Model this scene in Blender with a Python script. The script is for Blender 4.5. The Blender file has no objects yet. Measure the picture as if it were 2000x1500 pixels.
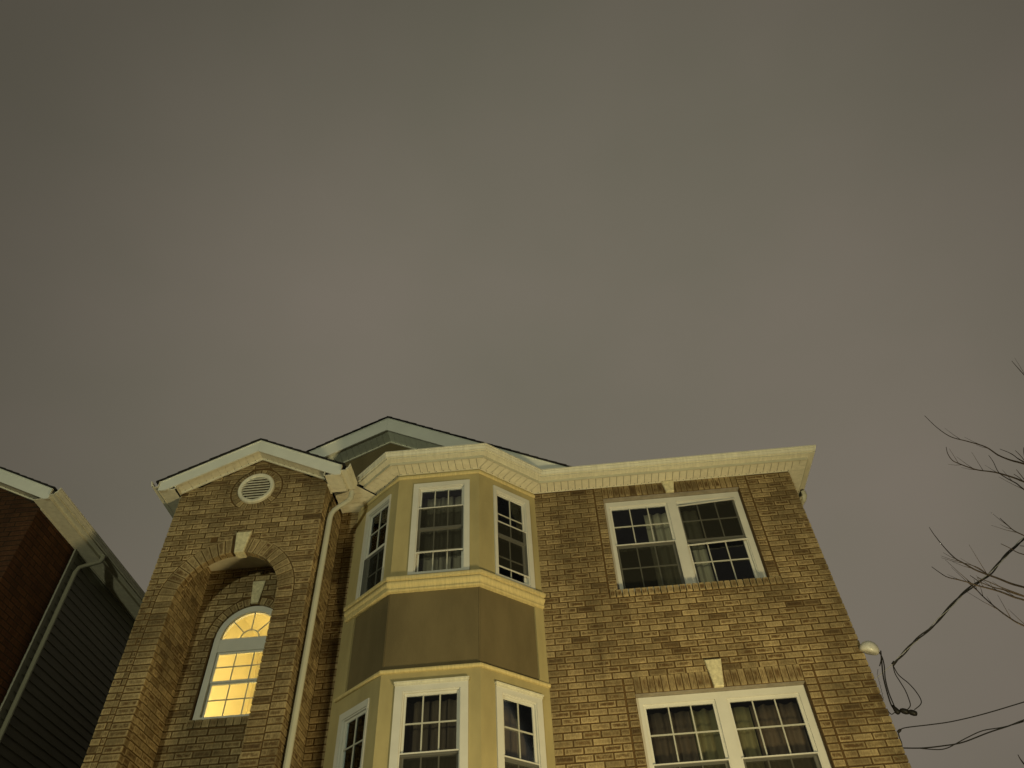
import bpy, math, random
from mathutils import Vector, Matrix
random.seed(7)
S = bpy.context.scene
COL = S.collection

# ------------------------------------------------------------------ camera
CAM = Vector((0, -8.3, 1.6))
cd = bpy.data.cameras.new('camera'); cam = bpy.data.objects.new('camera', cd); COL.objects.link(cam)
cd.sensor_width = 36; cd.lens = 25.849; cd.clip_start = .05; cd.clip_end = 800
RGT = Vector((0.995171, 0.089495, -0.040309)); UPV = Vector((0.093068, -0.729894, 0.677195)); FWD = Vector((-0.031184, 0.677676, 0.734699))
m = Matrix.Identity(4)
for i in range(3):
    m[i][0] = RGT[i]; m[i][1] = UPV[i]; m[i][2] = -FWD[i]; m[i][3] = CAM[i]
cam.matrix_world = m
S.camera = cam
S.view_settings.view_transform = 'Standard'; S.view_settings.look = 'None'
S.view_settings.gamma = 1; S.view_settings.exposure = 0
S.render.engine = 'CYCLES'
S.cycles.max_bounces = 6; S.cycles.transparent_max_bounces = 12

def toPx(p):
    d = Vector(p) - CAM; z = d.dot(FWD)
    if z < .05: return None
    return (1000 + 1436.07*d.dot(RGT)/z, 750 - 1436.07*d.dot(UPV)/z)

# ------------------------------------------------------------------ night sky lit by the city
w = bpy.data.worlds.new('World'); S.world = w; w.use_nodes = True
nt = w.node_tree; N = nt.nodes; LK = nt.links
for n in list(N): N.remove(n)
out = N.new('ShaderNodeOutputWorld'); bg = N.new('ShaderNodeBackground'); LK.new(bg.outputs[0], out.inputs[0])
tc = N.new('ShaderNodeTexCoord')
mp = N.new('ShaderNodeMapping'); LK.new(tc.outputs['Generated'], mp.inputs[0]); mp.inputs['Scale'].default_value = (1.0, 1.0, 1.6)
n1 = N.new('ShaderNodeTexNoise'); n1.inputs['Scale'].default_value = 1.6; n1.inputs['Detail'].default_value = 5; n1.inputs['Roughness'].default_value = .45
n2 = N.new('ShaderNodeTexNoise'); n2.inputs['Scale'].default_value = 2.3; n2.inputs['Detail'].default_value = 3; n2.inputs['Distortion'].default_value = .6
LK.new(mp.outputs[0], n1.inputs[0]); LK.new(mp.outputs[0], n2.inputs[0])
cr = N.new('ShaderNodeValToRGB'); cr.color_ramp.elements[0].position = .30; cr.color_ramp.elements[1].position = .70
SKYA = (.138, .125, .094, 1); SKYB = (.182, .152, .124, 1)
cr.color_ramp.elements[0].color = SKYA; cr.color_ramp.elements[1].color = SKYB
LK.new(n1.outputs[0], cr.inputs[0])
# broad glow of the town on the cloud, strongest towards the houses' side, fading all round
sx = N.new('ShaderNodeVectorMath'); sx.operation = 'DOT_PRODUCT'; LK.new(tc.outputs['Generated'], sx.inputs[0]); sx.inputs[1].default_value = (.055, .785, .617)
mr = N.new('ShaderNodeMapRange'); mr.interpolation_type = 'SMOOTHSTEP'; mr.inputs[1].default_value = .60; mr.inputs[2].default_value = 1.0; mr.inputs[3].default_value = .57; mr.inputs[4].default_value = 1.14
LK.new(sx.outputs['Value'], mr.inputs[0])
mx = N.new('ShaderNodeMix'); mx.data_type = 'RGBA'; mx.blend_type = 'MULTIPLY'; mx.inputs[0].default_value = 1
LK.new(cr.outputs[0], mx.inputs[6]); LK.new(mr.outputs[0], mx.inputs[7])
mg = N.new('ShaderNodeMix'); mg.data_type = 'RGBA'; mg.blend_type = 'MULTIPLY'
LK.new(n2.outputs[0], mg.inputs[0]); LK.new(mx.outputs[2], mg.inputs[6]); mg.inputs[7].default_value = (.90, .96, .90, 1)
LK.new(mg.outputs[2], bg.inputs[0]); bg.inputs[1].default_value = .96

# lamps standing in the front garden and the street (their housings are built further down)
LAMPS = [  # x, y, z of the light, colour, watts
    ('right', (2.8, -4.4, .7), (1.0, .81, .40), 1500, (-1.6, -.4, 9.4)),
]
for nm, loc, c, e, aim in LAMPS:
    ld = bpy.data.lights.new('lamp_light', 'SPOT'); ld.color = c; ld.energy = e; ld.shadow_soft_size = .42; ld.spot_size = math.radians(110); ld.spot_blend = 1
    lo = bpy.data.objects.new('lamp_light', ld); lo.location = loc; COL.objects.link(lo)
    lo.rotation_euler = (Vector(aim)-Vector(loc)).to_track_quat('-Z', 'Y').to_euler()
ld = bpy.data.lights.new('street_light', 'POINT'); ld.color = (.97, 1.0, .68); ld.energy = 3500; ld.shadow_soft_size = .2
lo = bpy.data.objects.new('street_light', ld); lo.location = (-6.0, -19.0, 3.0); COL.objects.link(lo)

# ------------------------------------------------------------------ materials
def mat(name, col, rough=.7, noise=0, nscale=8, bump=0, bscale=60, spec=.3, metal=0, col2=None, stretch=None, transl=0):
    m = bpy.data.materials.new(name); m.use_nodes = True
    t = m.node_tree; b = t.nodes['Principled BSDF']
    b.inputs['Base Color'].default_value = (*col, 1); b.inputs['Roughness'].default_value = rough
    b.inputs['Specular IOR Level'].default_value = spec; b.inputs['Metallic'].default_value = metal
    tc = t.nodes.new('ShaderNodeTexCoord')
    src = tc.outputs['Object']
    if stretch:
        mp = t.nodes.new('ShaderNodeMapping'); mp.inputs['Scale'].default_value = stretch
        t.links.new(src, mp.inputs[0]); src = mp.outputs[0]
    if noise or col2:
        n = t.nodes.new('ShaderNodeTexNoise'); n.inputs['Scale'].default_value = nscale; n.inputs['Detail'].default_value = 6; n.inputs['Roughness'].default_value = .6
        t.links.new(src, n.inputs[0])
        c2 = col2 or tuple(c*(1-noise) for c in col); c1 = col if col2 else tuple(min(1, c*(1+noise)) for c in col)
        r = t.nodes.new('ShaderNodeValToRGB'); r.color_ramp.elements[0].position = .32; r.color_ramp.elements[1].position = .68
        r.color_ramp.elements[0].color = (*c2, 1); r.color_ramp.elements[1].color = (*c1, 1)
        t.links.new(n.outputs[0], r.inputs[0]); t.links.new(r.outputs[0], b.inputs['Base Color'])
    if bump:
        n = t.nodes.new('ShaderNodeTexNoise'); n.inputs['Scale'].default_value = bscale; n.inputs['Detail'].default_value = 4
        t.links.new(src, n.inputs[0])
        bp = t.nodes.new('ShaderNodeBump'); bp.inputs['Strength'].default_value = bump; bp.inputs['Distance'].default_value = .01
        t.links.new(n.outputs[0], bp.inputs['Height']); t.links.new(bp.outputs[0], b.inputs['Normal'])
    return m

def brick_mat(name, light, light2, brown, darkest):
    m = bpy.data.materials.new(name); m.use_nodes = True
    t = m.node_tree; n = t.nodes; l = t.links; b = n['Principled BSDF']; b.inputs['Roughness'].default_value = .85; b.inputs['Specular IOR Level'].default_value = .2
    def mth(op, a, c=None, clamp=False):
        x = n.new('ShaderNodeMath'); x.operation = op; x.use_clamp = clamp
        for i, v in enumerate((a, c)):
            if v is None: continue
            if isinstance(v, (int, float)): x.inputs[i].default_value = v
            else: l.new(v, x.inputs[i])
        return x.outputs[0]
    uv = n.new('ShaderNodeUVMap'); sp = n.new('ShaderNodeSeparateXYZ'); l.new(uv.outputs[0], sp.inputs[0])
    geo = n.new('ShaderNodeNewGeometry'); oi = n.new('ShaderNodeObjectInfo'); tc = n.new('ShaderNodeTexCoord')
    rnd = mth('ADD', mth('MULTIPLY', geo.outputs['Random Per Island'], 71.3), mth('MULTIPLY', oi.outputs['Random'], 133.7))
    wn = n.new('ShaderNodeTexWhiteNoise'); wn.noise_dimensions = '1D'; l.new(rnd, wn.inputs['W'])
    cs = n.new('ShaderNodeSeparateColor'); l.new(wn.outputs['Color'], cs.inputs[0])
    r1, r2, r3 = cs.outputs[0], cs.outputs[1], cs.outputs[2]
    off = n.new('ShaderNodeCombineXYZ'); l.new(mth('MULTIPLY', r1, 9), off.inputs[0]); l.new(mth('MULTIPLY', r2, 9), off.inputs[1]); l.new(mth('MULTIPLY', r3, 9), off.inputs[2])
    va = n.new('ShaderNodeVectorMath'); va.operation = 'ADD'; l.new(uv.outputs[0], va.inputs[0]); l.new(off.outputs[0], va.inputs[1])
    du = mth('MULTIPLY', mth('MINIMUM', sp.outputs[0], mth('SUBTRACT', 1, sp.outputs[0])), .2)
    dv = mth('MULTIPLY', mth('MINIMUM', sp.outputs[1], mth('SUBTRACT', 1, sp.outputs[1])), .07)
    e = mth('MINIMUM', du, dv)
    mp = n.new('ShaderNodeMapping'); mp.inputs['Scale'].default_value = (9, 3.4, 3); l.new(va.outputs[0], mp.inputs[0])
    nz = n.new('ShaderNodeTexNoise'); nz.inputs['Scale'].default_value = .42; nz.inputs['Detail'].default_value = 5; nz.inputs['Roughness'].default_value = .62; l.new(mp.outputs[0], nz.inputs[0])
    es = n.new('ShaderNodeMapRange'); es.interpolation_type = 'SMOOTHSTEP'; es.inputs[1].default_value = .001; es.inputs[2].default_value = .024; es.inputs[3].default_value = .06; es.inputs[4].default_value = 1; l.new(e, es.inputs[0])
    ns = n.new('ShaderNodeMapRange'); ns.interpolation_type = 'SMOOTHSTEP'; ns.inputs[1].default_value = .36; ns.inputs[2].default_value = .56; l.new(nz.outputs[0], ns.inputs[0])
    core = mth('MULTIPLY', mth('MULTIPLY', es.outputs[0], mth('ADD', mth('MULTIPLY', ns.outputs[0], .7), .3)), mth('ADD', mth('MULTIPLY', r2, .75), .30), True)
    dk = n.new('ShaderNodeMapRange'); dk.interpolation_type = 'SMOOTHSTEP'; dk.inputs[1].default_value = .86; dk.inputs[2].default_value = 1.02; l.new(r3, dk.inputs[0])
    def mix(f, a, c, mode='MIX'):
        x = n.new('ShaderNodeMix'); x.data_type = 'RGBA'; x.blend_type = mode
        for s, v in ((0, f), (6, a), (7, c)):
            if isinstance(v, (int, float)): x.inputs[s].default_value = v
            elif isinstance(v, tuple): x.inputs[s].default_value = (*v, 1)
            else: l.new(v, x.inputs[s])
        return x.outputs[2]
    base = mix(r1, light, light2)
    c1 = mix(core, base, brown)
    c2 = mix(mth('MULTIPLY', dk.outputs[0], mth('ADD', mth('MULTIPLY', es.outputs[0], .3), .6)), c1, darkest)
    # broad weathering over the wall
    big = n.new('ShaderNodeTexNoise'); big.inputs['Scale'].default_value = .9; big.inputs['Detail'].default_value = 4; l.new(geo.outputs['Position'], big.inputs[0])
    bs = n.new('ShaderNodeMapRange'); bs.inputs[1].default_value = .3; bs.inputs[2].default_value = .7; bs.inputs[3].default_value = .62; bs.inputs[4].default_value = 1.2; l.new(big.outputs[0], bs.inputs[0])
    mp2 = n.new('ShaderNodeMapping'); mp2.inputs['Scale'].default_value = (34, 34, 11); l.new(geo.outputs['Position'], mp2.inputs[0])
    fine = n.new('ShaderNodeTexNoise'); fine.inputs['Scale'].default_value = 2.2; fine.inputs['Detail'].default_value = 5; fine.inputs['Roughness'].default_value = .7; l.new(mp2.outputs[0], fine.inputs[0])
    fs = n.new('ShaderNodeMapRange'); fs.inputs[1].default_value = .25; fs.inputs[2].default_value = .75; fs.inputs[3].default_value = .55; fs.inputs[4].default_value = 1.38; l.new(fine.outputs[0], fs.inputs[0])
    l.new(mix(1.0, c2, mth('MULTIPLY', bs.outputs[0], fs.outputs[0]), 'MULTIPLY'), b.inputs['Base Color'])
    # rain streaks running down the wall
    mp3 = n.new('ShaderNodeMapping'); mp3.inputs['Scale'].default_value = (2.6, 2.6, .35); l.new(geo.outputs['Position'], mp3.inputs[0])
    stn = n.new('ShaderNodeTexNoise'); stn.inputs['Scale'].default_value = 1.5; stn.inputs['Detail'].default_value = 5; stn.inputs['Roughness'].default_value = .65; l.new(mp3.outputs[0], stn.inputs[0])
    ss = n.new('ShaderNodeMapRange'); ss.inputs[1].default_value = .35; ss.inputs[2].default_value = .62; ss.inputs[3].default_value = .72; ss.inputs[4].default_value = 1.08; l.new(stn.outputs[0], ss.inputs[0])
    l.new(mix(1.0, b.inputs['Base Color'].links[0].from_socket, ss.outputs[0], 'MULTIPLY'), b.inputs['Base Color'])
    bp = n.new('ShaderNodeBump'); bp.inputs['Strength'].default_value = .55; bp.inputs['Distance'].default_value = .004
    l.new(fine.outputs[0], bp.inputs['Height']); l.new(bp.outputs[0], b.inputs['Normal'])
    return m

M_BRICK = brick_mat('tan_brick', (.45, .345, .175), (.265, .20, .098), (.125, .072, .028), (.080, .046, .018))
M_RED = brick_mat('dark_red_brick', (.082, .037, .015), (.050, .023, .010), (.05, .020, .009), (.035, .015, .008))
M_MORTAR = mat('mortar', (.095, .054, .018), .95, noise=.25, nscale=9, bump=.4, bscale=90)
M_MORTR = mat('dark_mortar', (.022, .013, .007), .95, noise=.2, nscale=9)
M_WHITE = mat('white_vinyl', (.59, .575, .51), .5, noise=.05, nscale=5, bump=.05, bscale=30, spec=.35)
M_TRIM = mat('trim_paint', (.63, .60, .47), .55, noise=.11, nscale=2.2, bump=.1, bscale=40, stretch=(14, 3, 1.6))
M_FASCIA = mat('fascia_metal', (.66, .67, .60), .5, noise=.05, nscale=4, spec=.35)
M_SOFFIT = mat('soffit_vinyl', (.66, .62, .48), .6, noise=.09, nscale=14, stretch=(1, 1, 1))
M_STUCCO = mat('tan_stucco', (.39, .325, .16), .9, noise=.15, nscale=2.6, stretch=(1, 1, .35), bump=.5, bscale=260, spec=.15)
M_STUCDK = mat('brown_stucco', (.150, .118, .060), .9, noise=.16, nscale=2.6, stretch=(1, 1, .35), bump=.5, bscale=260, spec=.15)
M_MOULD = mat('stucco_moulding', (.56, .46, .22), .8, noise=.15, nscale=2.5, bump=.2, bscale=120, stretch=(20, 4, 2.2))
M_STONE = mat('cast_stone', (.60, .54, .34), .9, noise=.22, nscale=22, bump=.6, bscale=70)
M_STEEL = mat('steel_lintel', (.25, .22, .17), .7, noise=.2, nscale=10)
M_SHING = mat('black_shingle', (.016, .015, .014), .95, noise=.4, nscale=30, bump=.8, bscale=90)
M_DARK = mat('dark_gap', (.012, .010, .008), .9)
M_CABLE = mat('black_cable', (.014, .012, .010), .55)
M_WIRE = mat('bare_wire', (.30, .30, .28), .7)
M_ROOM = mat('unlit_room_shade', (.030, .032, .034), .9, noise=.2, nscale=2)  # near-black: the darkness of the unlit rooms is put into the colour
M_LITROOM = mat('warm_room_paint', (.82, .76, .52), .9, noise=.02, nscale=2)
M_SPOUT = mat('shaded_trim_paint', (.46, .44, .33), .5, noise=.06, nscale=3, spec=.4)  # trim paint darkened to stand in for the weaker light on it
M_MUNT = mat('muntin_vinyl', (.44, .43, .36), .6)
M_SPOUTD = mat('shaded_downspout', (.22, .21, .15), .6)  # darker copy: the dim light on the neighbour's pipe is put into the colour
M_SIDING = mat('grey_siding', (.27, .27, .215), .7, noise=.10, nscale=4, stretch=(1, .4, 3))
M_BARK = mat('bark', (.036, .026, .018), .95, noise=.35, nscale=25, bump=.8, bscale=60)
M_CURT = mat('pale_curtain', (.46, .42, .29), .95, noise=.10, nscale=5, stretch=(3, 3, .4))
M_CURTG = mat('grey_green_curtain', (.27, .25, .19), .95, noise=.15, nscale=5, stretch=(3, 3, .4))
M_CURTB = mat('brown_curtain', (.12, .09, .062), .95, noise=.2, nscale=5, stretch=(3, 3, .4))
M_CURTO = mat('olive_curtain', (.22, .20, .10), .95, noise=.15, nscale=5, stretch=(3, 3, .4))
M_DOME = mat('weathered_plastic', (.62, .60, .52), .35, noise=.12, nscale=20, spec=.6)
M_ROAD = mat('asphalt', (.05, .05, .048), .9, noise=.2, nscale=20, bump=.5, bscale=80)
M_PAVE = mat('concrete', (.30, .29, .26), .9, noise=.15, nscale=6, bump=.3, bscale=60)
M_WOOD = mat('pole_wood', (.10, .07, .045), .9, noise=.3, nscale=12)
M_IRON = mat('dark_iron', (.03, .03, .03), .5, metal=.7)

def glass_mat():
    m = bpy.data.materials.new('window_glass'); m.use_nodes = True; t = m.node_tree
    for x in list(t.nodes): t.nodes.remove(x)
    o = t.nodes.new('ShaderNodeOutputMaterial'); mi = t.nodes.new('ShaderNodeMixShader'); tr = t.nodes.new('ShaderNodeBsdfTransparent'); g = t.nodes.new('ShaderNodeBsdfGlossy')
    tr.inputs[0].default_value = (.95, .95, .93, 1); g.inputs['Roughness'].default_value = .03; g.inputs[0].default_value = (.9, .95, 1, 1)
    f = t.nodes.new('ShaderNodeFresnel'); f.inputs[0].default_value = 1.45
    t.links.new(f.outputs[0], mi.inputs[0]); t.links.new(tr.outputs[0], mi.inputs[1]); t.links.new(g.outputs[0], mi.inputs[2]); t.links.new(mi.outputs[0], o.inputs[0])
    return m
M_GLASS = glass_mat()
def screen_mat():
    m = bpy.data.materials.new('insect_screen'); m.use_nodes = True; t = m.node_tree
    for x in list(t.nodes): t.nodes.remove(x)
    o = t.nodes.new('ShaderNodeOutputMaterial'); mi = t.nodes.new('ShaderNodeMixShader'); tr = t.nodes.new('ShaderNodeBsdfTransparent'); g = t.nodes.new('ShaderNodeBsdfDiffuse')
    g.inputs[0].default_value = (.03, .029, .022, 1); mi.inputs[0].default_value = .60
    t.links.new(tr.outputs[0], mi.inputs[1]); t.links.new(g.outputs[0], mi.inputs[2]); t.links.new(mi.outputs[0], o.inputs[0])
    return m
M_SCREEN = screen_mat()
def emit_mat(name, c, s):
    m = bpy.data.materials.new(name); m.use_nodes = True; t = m.node_tree; b = t.nodes['Principled BSDF']
    b.inputs['Emission Color'].default_value = (*c, 1); b.inputs['Emission Strength'].default_value = s; b.inputs['Base Color'].default_value = (*c, 1)
    return m

# ------------------------------------------------------------------ object helpers
def meta(o, label=None, cat=None, group=None, kind=None):
    if label: o['label'] = label
    if cat: o['category'] = cat
    if group: o['group'] = group
    if kind: o['kind'] = kind
    return o
def empty(name, loc, label, cat, group=None):
    o = bpy.data.objects.new(name, None); COL.objects.link(o); o.location = loc; o.empty_display_size = .3
    return meta(o, label, cat, group)
class F:   # a wall's own frame: a along it, z up, d outwards
    def __init__(s, o, t):
        s.o = Vector((o[0], o[1], 0)); s.t = Vector((t[0], t[1], 0)).normalized(); s.n = Vector((s.t.y, -s.t.x, 0))
    def __call__(s, a, z, d=0): 
        p = s.o + s.t*a + s.n*d; return (p.x, p.y, z)

class MB:
    def __init__(s): s.v = []; s.f = []; s.uv = []
    def add(s, vs, fs, uvs=None):
        b = len(s.v); s.v += [tuple(v) for v in vs]; s.f += [tuple(b+i for i in f) for f in fs]
        if uvs: s.uv += uvs
        return s
    def box(s, fr, a0, a1, z0, z1, d0, d1):
        c = [fr(a, z, d) for d in (d0, d1) for z in (z0, z1) for a in (a0, a1)]
        return s.add(c, [(0, 2, 3, 1), (4, 5, 7, 6), (0, 1, 5, 4), (2, 6, 7, 3), (0, 4, 6, 2), (1, 3, 7, 5)])
    def prism(s, fr, poly, d0, d1):      # poly of (a,z) counter-clockwise seen from outside
        n = len(poly); v = [fr(a, z, d0) for a, z in poly] + [fr(a, z, d1) for a, z in poly]
        return s.add(v, [tuple(range(n, 2*n)), tuple(reversed(range(n)))] + [(i, (i+1) % n, n+(i+1) % n, n+i) for i in range(n)])
    def hprism(s, poly, z0, z1):         # poly of world (x,y)
        n = len(poly); v = [(x, y, z0) for x, y in poly] + [(x, y, z1) for x, y in poly]
        return s.add(v, [tuple(range(n, 2*n)), tuple(reversed(range(n)))] + [(i, (i+1) % n, n+(i+1) % n, n+i) for i in range(n)])
    def tube(s, pts, r, seg=8, caps=True, flat=None):
        pts = [Vector(p) for p in pts]; rs = r if isinstance(r, (list, tuple)) else [r]*len(pts)
        b = len(s.v); prev = None
        for i, p in enumerate(pts):
            t = (pts[min(i+1, len(pts)-1)] - pts[max(i-1, 0)]).normalized()
            if prev is None:
                u = t.cross(Vector((0, 0, 1)));
                if u.length < .05: u = t.cross(Vector((0, 1, 0)))
            else: u = prev - t*prev.dot(t)
            u.normalize(); prev = u; w = t.cross(u)
            for k in range(seg):
                a = 2*math.pi*(k+.5)/seg
                s.v.append(tuple(p + (u*math.cos(a)*rs[i] + w*math.sin(a)*rs[i]*(flat or 1))))
        for i in range(len(pts)-1):
            for k in range(seg):
                k2 = (k+1) % seg; s.f.append((b+i*seg+k, b+i*seg+k2, b+(i+1)*seg+k2, b+(i+1)*seg+k))
        if caps:
            s.f.append(tuple(b+k for k in reversed(range(seg)))); e = b+(len(pts)-1)*seg; s.f.append(tuple(e+k for k in range(seg)))
        return s
    def lathe(s, c, axis, prof, seg=20):   # prof (r, h) along axis
        ax = Vector(axis).normalized(); u = ax.orthogonal().normalized(); w = ax.cross(u); c = Vector(c); b = len(s.v)
        for r, h in prof:
            for k in range(seg):
                a = 2*math.pi*k/seg; s.v.append(tuple(c + ax*h + (u*math.cos(a)+w*math.sin(a))*r))
        for i in range(len(prof)-1):
            for k in range(seg):
                k2 = (k+1) % seg; s.f.append((b+i*seg+k, b+i*seg+k2, b+(i+1)*seg+k2, b+(i+1)*seg+k))
        return s
    def sweep(s, path, prof, caps=True):   # path of (x,y) walls seen left to right; prof (d,z)
        P = [Vector((x, y, 0)) for x, y in path]; n = len(P); off = []
        nr = []
        for i in range(n-1):
            t = (P[i+1]-P[i]).normalized(); nr.append(Vector((t.y, -t.x, 0)))
        for i in range(n):
            if i == 0: off.append(nr[0])
            elif i == n-1: off.append(nr[-1])
            else: off.append((nr[i-1]+nr[i])/(1+nr[i-1].dot(nr[i])))
        b = len(s.v); m = len(prof)
        for i in range(n):
            for d, z in prof: q = P[i]+off[i]*d; s.v.append((q.x, q.y, z))
        for i in range(n-1):
            for k in range(m):
                k2 = (k+1) % m; s.f.append((b+i*m+k, b+(i+1)*m+k, b+(i+1)*m+k2, b+i*m+k2))
        if caps:
            s.f.append(tuple(b+k for k in range(m))); e = b+(n-1)*m; s.f.append(tuple(e+k for k in reversed(range(m))))
        return s
    def build(s, name, m, parent=None, smooth=False, origin=None, **kw):
        me = bpy.data.meshes.new(name)
        o = Vector(origin) if origin is not None else None
        vv = s.v if o is None else [tuple(Vector(v)-o) for v in s.v]
        me.from_pydata(vv, [], s.f); me.materials.append(m)
        if s.uv:
            l = me.uv_layers.new(name='UVMap')
            flat = [c for uv in s.uv for c in uv]
            l.data.foreach_set('uv', flat)
        me.validate(); me.update()
        if smooth: me.shade_smooth()
        ob = bpy.data.objects.new(name, me); COL.objects.link(ob)
        if o is not None: ob.location = o
        if parent is not None: adopt(ob, parent)
        return meta(ob, **kw)

def adopt(o, parent):
    o.parent = parent
    r = parent
    if r.parent is None and r.type == 'EMPTY': o.matrix_parent_inverse = Matrix.Translation(-Vector(r.location))
    return o

def clip(poly, pa, pb, keep):   # keep side: sign of cross >= 0 times keep
    out = []
    n = len(poly)
    def sd(p): return ((pb[0]-pa[0])*(p[1]-pa[1]) - (pb[1]-pa[1])*(p[0]-pa[0]))*keep
    for i in range(n):
        p, q = poly[i], poly[(i+1) % n]; a, b = sd(p), sd(q)
        if a >= 0: out.append(p)
        if a*b < 0:
            k = a/(a-b); out.append((p[0]+(q[0]-p[0])*k, p[1]+(q[1]-p[1])*k))
    return out

# ------------------------------------------------------------------ bricks
CRS = .0793; BL = .21; JT = .0170
class Bricks:
    """collects every brick of one kind on one thing; the ones that show largest become objects, the rest one joined part"""
    def __init__(s): s.items = []
    def quad(s, fr, q, d, th=.1, wall=None):      # q = 4 (a,z) counter-clockwise from lower left
        s.items.append((fr, q, d + random.uniform(-.0018, .0018), th, wall))
    def rect(s, fr, a0, a1, z0, z1, d=0, th=.1, wall=None):
        s.quad(fr, [(a0, z0), (a1, z0), (a1, z1), (a0, z1)], d, th, wall)
    @staticmethod
    def geo(fr, q, d, th):
        cx = sum(p[0] for p in q)/4; cz = sum(p[1] for p in q)/4
        c = .0028
        def ins(p, k):
            dx, dz = cx-p[0], cz-p[1]; L = math.hypot(dx, dz) or 1
            return (p[0]+math.copysign(min(k, abs(dx)*.5), dx), p[1]+math.copysign(min(k, abs(dz)*.5), dz))
        v = [fr(a, z, d-th) for a, z in q] + [fr(a, z, d-c) for a, z in q] + [fr(*ins(p, c), d) for p in q]
        f = [(8, 9, 10, 11)] + [(4+i, 4+(i+1) % 4, 8+(i+1) % 4, 8+i) for i in range(4)] + [(i, (i+1) % 4, 4+(i+1) % 4, 4+i) for i in range(4)]
        U = [(0, 0), (1, 0), (1, 1), (0, 1)]; uv = list(U)
        for i in range(4):
            a, b = U[i], U[(i+1) % 4]; uv += [a, b, b, a]
        for i in range(4):
            uv += [(.0, .0), (.5, .0), (.5, 1), (0, 1)]
        return v, f, uv
    def build(s, name, m, parent_of, limit=300, bulk_parent=None):
        scored = []
        for it in s.items:
            fr, q, d, th, wall = it
            px = [toPx(fr(a, z, d)) for a, z in q]
            sc = 0
            if all(px):
                xs = [p[0] for p in px]; ys = [p[1] for p in px]
                if min(xs) > 2 and max(xs) < 1998 and min(ys) > 2 and max(ys) < 1498:
                    ctr = Vector(fr(sum(a for a, z in q)/4, sum(z for a, z in q)/4, d))
                    if (CAM-ctr).dot(fr.n) > 0:
                        sc = abs(sum(px[i][0]*px[(i+1) % 4][1]-px[(i+1) % 4][0]*px[i][1] for i in range(4)))/2
                        if wall in HIDE: sc *= HIDE[wall](ctr)
            scored.append((sc, it))
        order = sorted(range(len(scored)), key=lambda i: -scored[i][0])
        solo = set(order[:limit]) if len(order) > limit else set(range(len(order)))
        bulk = {}; cache = {}
        for i, (sc, (fr, q, d, th, wall)) in enumerate(scored):
            par = parent_of(wall)
            if i in solo:
                ctr = Vector(fr((q[0][0]+q[2][0])/2, (q[0][1]+q[2][1])/2, 0))
                isrect = abs(q[0][0]-q[3][0]) < 1e-6 and abs(q[0][1]-q[1][1]) < 1e-6
                key = (round(q[1][0]-q[0][0], 3), round(q[2][1]-q[1][1], 3), th, tuple(round(x, 3) for x in fr.t)) if isrect else None
                me = cache.get(key) if key else None
                if me is None:
                    v, f, uv = s.geo(fr, q, 0, th)
                    me = bpy.data.meshes.new(name); me.from_pydata([tuple(Vector(x)-ctr) for x in v], [], f); me.materials.append(m)
                    l = me.uv_layers.new(name='UVMap'); l.data.foreach_set('uv', [c for u in uv for c in u]); me.update()
                    if key: cache[key] = me
                ob = bpy.data.objects.new(name, me); COL.objects.link(ob); ob.location = ctr + fr.n*d
                adopt(ob, par)
            else:
                j = lambda: random.uniform(-.0013, .0013)
                bulk.setdefault(0, MB()).add(*s.geo(fr, [(a+j(), z+j()) for a, z in q], d, th))
        if 0 in bulk:
            bulk[0].build(name+'work', m, bulk_parent, kind='stuff')
HIDE = {}

def row_pieces(l0, l1, r0, r1, anchor, z0, z1):
    """joint positions between left edge (l0 bottom,l1 top) and right edge"""
    lo, hi = min(l0, l1), max(r0, r1)
    k = math.ceil((lo-anchor+.001)/BL); js = []
    while anchor+k*BL < hi-.001: js.append(anchor+k*BL); k += 1
    js = [j for j in js if j-max(l0, l1) > .045 and min(r0, r1)-j > .045]
    ed = [(l0, l1)] + [(j, j) for j in js] + [(r0, r1)]
    res = []; jo = 0
    ed = [ed[0]]+[(j[0]+random.uniform(-.004, .004),)*2 for j in ed[1:-1]]+[ed[-1]]
    for i in range(len(ed)-1):
        a, b = ed[i], ed[i+1]; g = random.uniform(.0070, .0098)
        ga = g if i > 0 else 0; gb = g if i < len(ed)-2 else 0
        q = [(a[0]+ga, z0), (b[0]-gb, z0), (b[1]-gb, z1), (a[1]+ga, z1)]
        if q[1][0]-q[0][0] < .012 and q[2][0]-q[3][0] < .012: continue
        if q[1][0] < q[0][0]: q[1] = q[0] = ((q[1][0]+q[0][0])/2, z0)
        if q[2][0] < q[3][0]: q[2] = q[3] = ((q[2][0]+q[3][0])/2, z1)
        res.append(q)
    return res

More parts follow.
